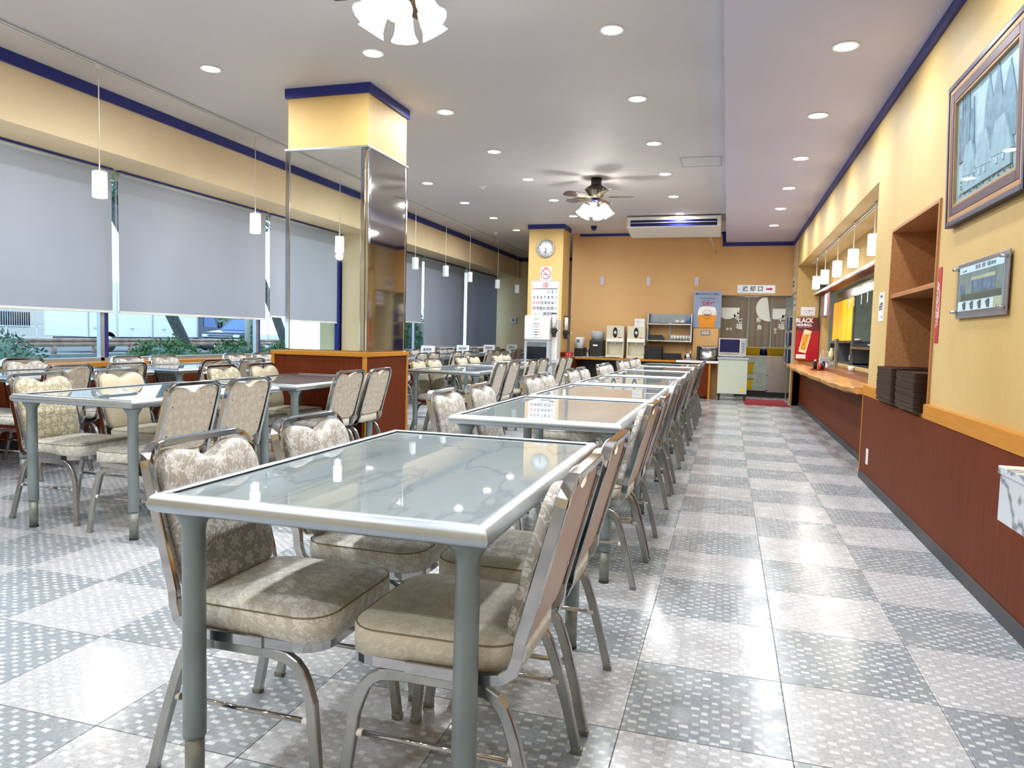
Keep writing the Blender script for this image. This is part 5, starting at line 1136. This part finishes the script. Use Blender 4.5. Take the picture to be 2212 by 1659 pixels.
for k in range(26):
    u, v = fr_.uniform(0, 2*PI), fr_.uniform(0, 1); c = Vector((.84*math.cos(u)*math.sqrt(1-v*v*.8), 1.04*math.sin(u)*math.sqrt(1-v*v*.8), .1+1.25*v))
    for q in range(5): a = 2*PI*q/5; mbf.add([c, c+Vector((.02, .05*math.cos(a), .05*math.sin(a))), c+Vector((.02, .05*math.cos(a+.9), .05*math.sin(a+.9)))], [(0, 1, 2)])
mbf.build('flowers', 'pink', ol, kind='stuff')
def tree(x, y, dx, dy, label, seed):
    t = thing('tree', label, 'tree', (x, y, .36)); pts = [(dx*q, dy*q+.06*math.sin(q*5), 3.0*q) for q in (0, .15, .35, .6, .8, 1)]
    MB().sweep(pts, .20, .22, n=10, smooth=True, ref=(1, 0, 0)).build('trunk', 'bark', t)
    for k in range(4): a = k*1.6+seed; MB().cyl((dx*.9, dy*.9, 2.7), (dx+.8*math.cos(a), dy+.8*math.sin(a), 3.7), .06, .02, n=7).build('branch', 'bark', t)
    mb = foliage(1.6, 1.7, 1.2, 1600, .09, seed, 0, False); mb.v = [(a+dx, b+dy, c+4.0) for a, b, c in mb.v]; mb.build('crown', 'leaf_blue', t, kind='stuff')
tree(-10, 11.75, 0, -2.1, 'grey leaning tree trunk between the two low shrubs outside', 1)
tree(-10, 15.0, 0, -1.9, 'second leaning tree trunk just left of the mirrored pillar', 2)
gr = thing('guard_rail', 'rusty white pipe guard rail on short posts along the road', 'guard rail', (-12, 13, .53))
for z in (.18, .26): MB().cyl((0, -12, z), (0, 16, z), .045 if z < .2 else .035, n=12).build('pipe', 'rail_rust', gr)
for k in range(28): MB().cyl((0, -11.6+.9*k, 0), (0, -11.6+.9*k, .15), .05, n=10).build('post', 'rail_rust', gr)
rw = thing('road_kerb_wall', 'low concrete wall carrying the guard rail', 'wall', (-12.1, 13, 0)); MB().box(-.2, .2, -12, 14, -.02, .53, .01).build('block', 'concrete', rw)
fe = thing('mesh_fence', 'white wire mesh fence in front of the corrugated building', 'fence', (-31, 26, .40))
for k in range(9): MB().box(-.02, .02, -6+1.5*k-.025, -6+1.5*k+.025, -.4, .58).build('post', 'white_paint', fe)
for z in (.02, .55): MB().box(-.02, .02, -6, 6, z, z+.04).build('rail', 'white_paint', fe)
wi = MB()
for k in range(150): wi.box(-.004, .004, -6+.08*k, -6+.08*k+.012, .04, .55)
wi.build('wires', 'white_paint', fe, kind='stuff')
bd_ = thing('corrugated_building', 'pale pinkish corrugated building across the road', 'building', (-34, 22, 0))
mb = MB(); vs = []
for k in range(241):
    y = -14+.1*k; x = .03*(1 if k % 2 else 0); vs += [(x, y, 0), (x, y, 5)]
mb.add(vs, [(2*k, 2*k+2, 2*k+3, 2*k+1) for k in range(240)]).box(-6, -.02, -14, 10, 0, 5).build('cladding', 'clad', bd_)
wb = MB().box(.03, .06, 4.6, 6.1, .92, 1.66).build('window', 'dark_glass', bd_)
for k in range(12): MB().box(.06, .08, 4.65+.12*k, 4.67+.12*k, .92, 1.66).build('bar', 'white_paint', wb)
tk = thing('box_truck', 'white box truck with dark cab parked across the road', 'truck', (-24, 25, 0))
MB().box(-2.2, 0, -2.7, 3.4, .62, 2.9, .03).build('cargo_box', 'white_paint', tk)
for y in (-2.7, .6, 3.36): MB().box(0, .03, y, y+.06, .62, 2.9).build('box_post', 'grey_plastic', tk)
for y in (-2.4, -.6, 1.2): MB().box(0, .02, y, y+.2, .95, 1.0).build('latch', 'grey_plastic', tk)
MB().box(-2.0, -.2, -2.5, 4.6, .42, .6).build('chassis', 'steel_dark', tk)
cabm = MB().prism([(3.5, .5), (5.0, .5), (5.1, .9), (4.75, 1.75), (3.5, 1.85)], -2.1, -.02, 'yz').build('cab', 'car', tk); MB().prism([(3.85, 1.15), (4.75, 1.12), (4.55, 1.6), (3.85, 1.65)], -.02, .0, 'yz').build('cab_window', 'car_glass', cabm); MB().box(.0, .12, 5.0, 5.06, 1.1, 1.4, .01).build('wing_mirror', 'black', cabm)
for y in (-1.7, 4.2):
    wh = MB().lathe([(0, -.25), (.42, -.25), (.44, -.2), (.44, -.04), (.40, 0), (0, 0)], (0, y, .44), 24, axis='x').build('wheel', 'rubber', tk); MB().lathe([(0, .01), (.22, .005), (.24, -.02), (0, -.02)], (0, y, .44), 18, axis='x').build('hubcap', 'alu', wh)
MB().box(.0, .03, -2.65, -2.3, .45, .56).build('tail_reflector', mat('orange_reflector', hexc(255, 120, 50), .4), tk)
cr_ = thing('parked_car', 'black car with chrome grille facing the restaurant windows', 'car', (-19.9, 27.2, 0))
MB().prism([(-2.3, .28), (2.2, .28), (2.25, .9), (2.0, 1.0), (1.4, 1.5), (-.6, 1.52), (-1.25, 1.02), (-2.2, .92), (-2.35, .6)], -.9, .9, 'yz').build('body', 'car', cr_)
MB().prism([(-1.2, 1.04), (-.58, 1.46), (1.35, 1.45), (1.9, 1.02)], .9, .905, 'yz').build('side_glass', 'car_glass', cr_)
MB().add([(-.78, -1.27, 1.03), (.78, -1.27, 1.03), (.7, -.66, 1.48), (-.7, -.66, 1.48)], [(0, 1, 2, 3)]).build('windscreen', 'car_glass', cr_)
for k in range(5): MB().box(-.6, .6, -2.39, -2.34, .45+.09*k, .48+.09*k, .005).build('grille_bar', 'alu', cr_)
for x in (-.75, .75): MB().box(x-.13, x+.13, -2.36, -2.2, .72, .84, .03).build('headlamp', 'white_paint', cr_)
MB().box(-.25, .25, -2.4, -2.36, .30, .42).build('number_plate', 'paper', cr_)
for x in (-.9, .7):
    for y in (-1.45, 1.4): MB().lathe([(0, 0), (.33, 0), (.34, .03), (.34, .17), (.33, .2), (0, .2)], (x, y, .34), 22, axis='x').build('wheel', 'rubber', cr_)
c2 = thing('white_van', 'white van partly visible behind the mirrored pillar', 'van', (-16, 24.5, 0)); MB().prism([(-2, .3), (2, .3), (2, 1.7), (-1.2, 1.7), (-1.8, 1.0), (-2.05, .9)], -.85, .85, 'yz').build('body', 'white_paint', c2); MB().prism([(-1.6, 1.05), (-1.1, 1.6), (1.8, 1.6), (1.8, 1.05)], .85, .855, 'yz').build('side_glass', 'car_glass', c2)
for y in (-1.3, 1.3): MB().lathe([(0, 0), (.32, 0), (.32, .2), (0, .2)], (.68, y, .32), 20, axis='x').build('wheel', 'rubber', c2)
po = thing('road_pole', 'white pole with dark vertical marking outside the windows', 'pole', (-9, 12.08, .36)); MB().cyl((0, 0, 0), (0, 0, 4), .075, n=18).build('shaft', 'white_paint', po); MB().cyl((0, 0, 0), (0, 0, .35), .085, n=18).build('sleeve', 'concrete', po)
for k in range(4): MB().box(.072, .08, -.035, -.012, .42+.1*k, .49+.1*k).build('marking', 'ink', po)
wl_ = thing('garden_wall', 'pale wall with hedge beyond the car across the road', 'wall', (-25.5, 37, 0)); MB().box(-.1, .1, -6, 8, 0, 1.1).build('block', 'concrete', wl_)
shrub(-28, 36, 1.5, 4.5, 2.6, 'big dull green hedge beyond the truck across the road', 'leaf_blue', z0=0, seed=7, n=3500, s=.16)
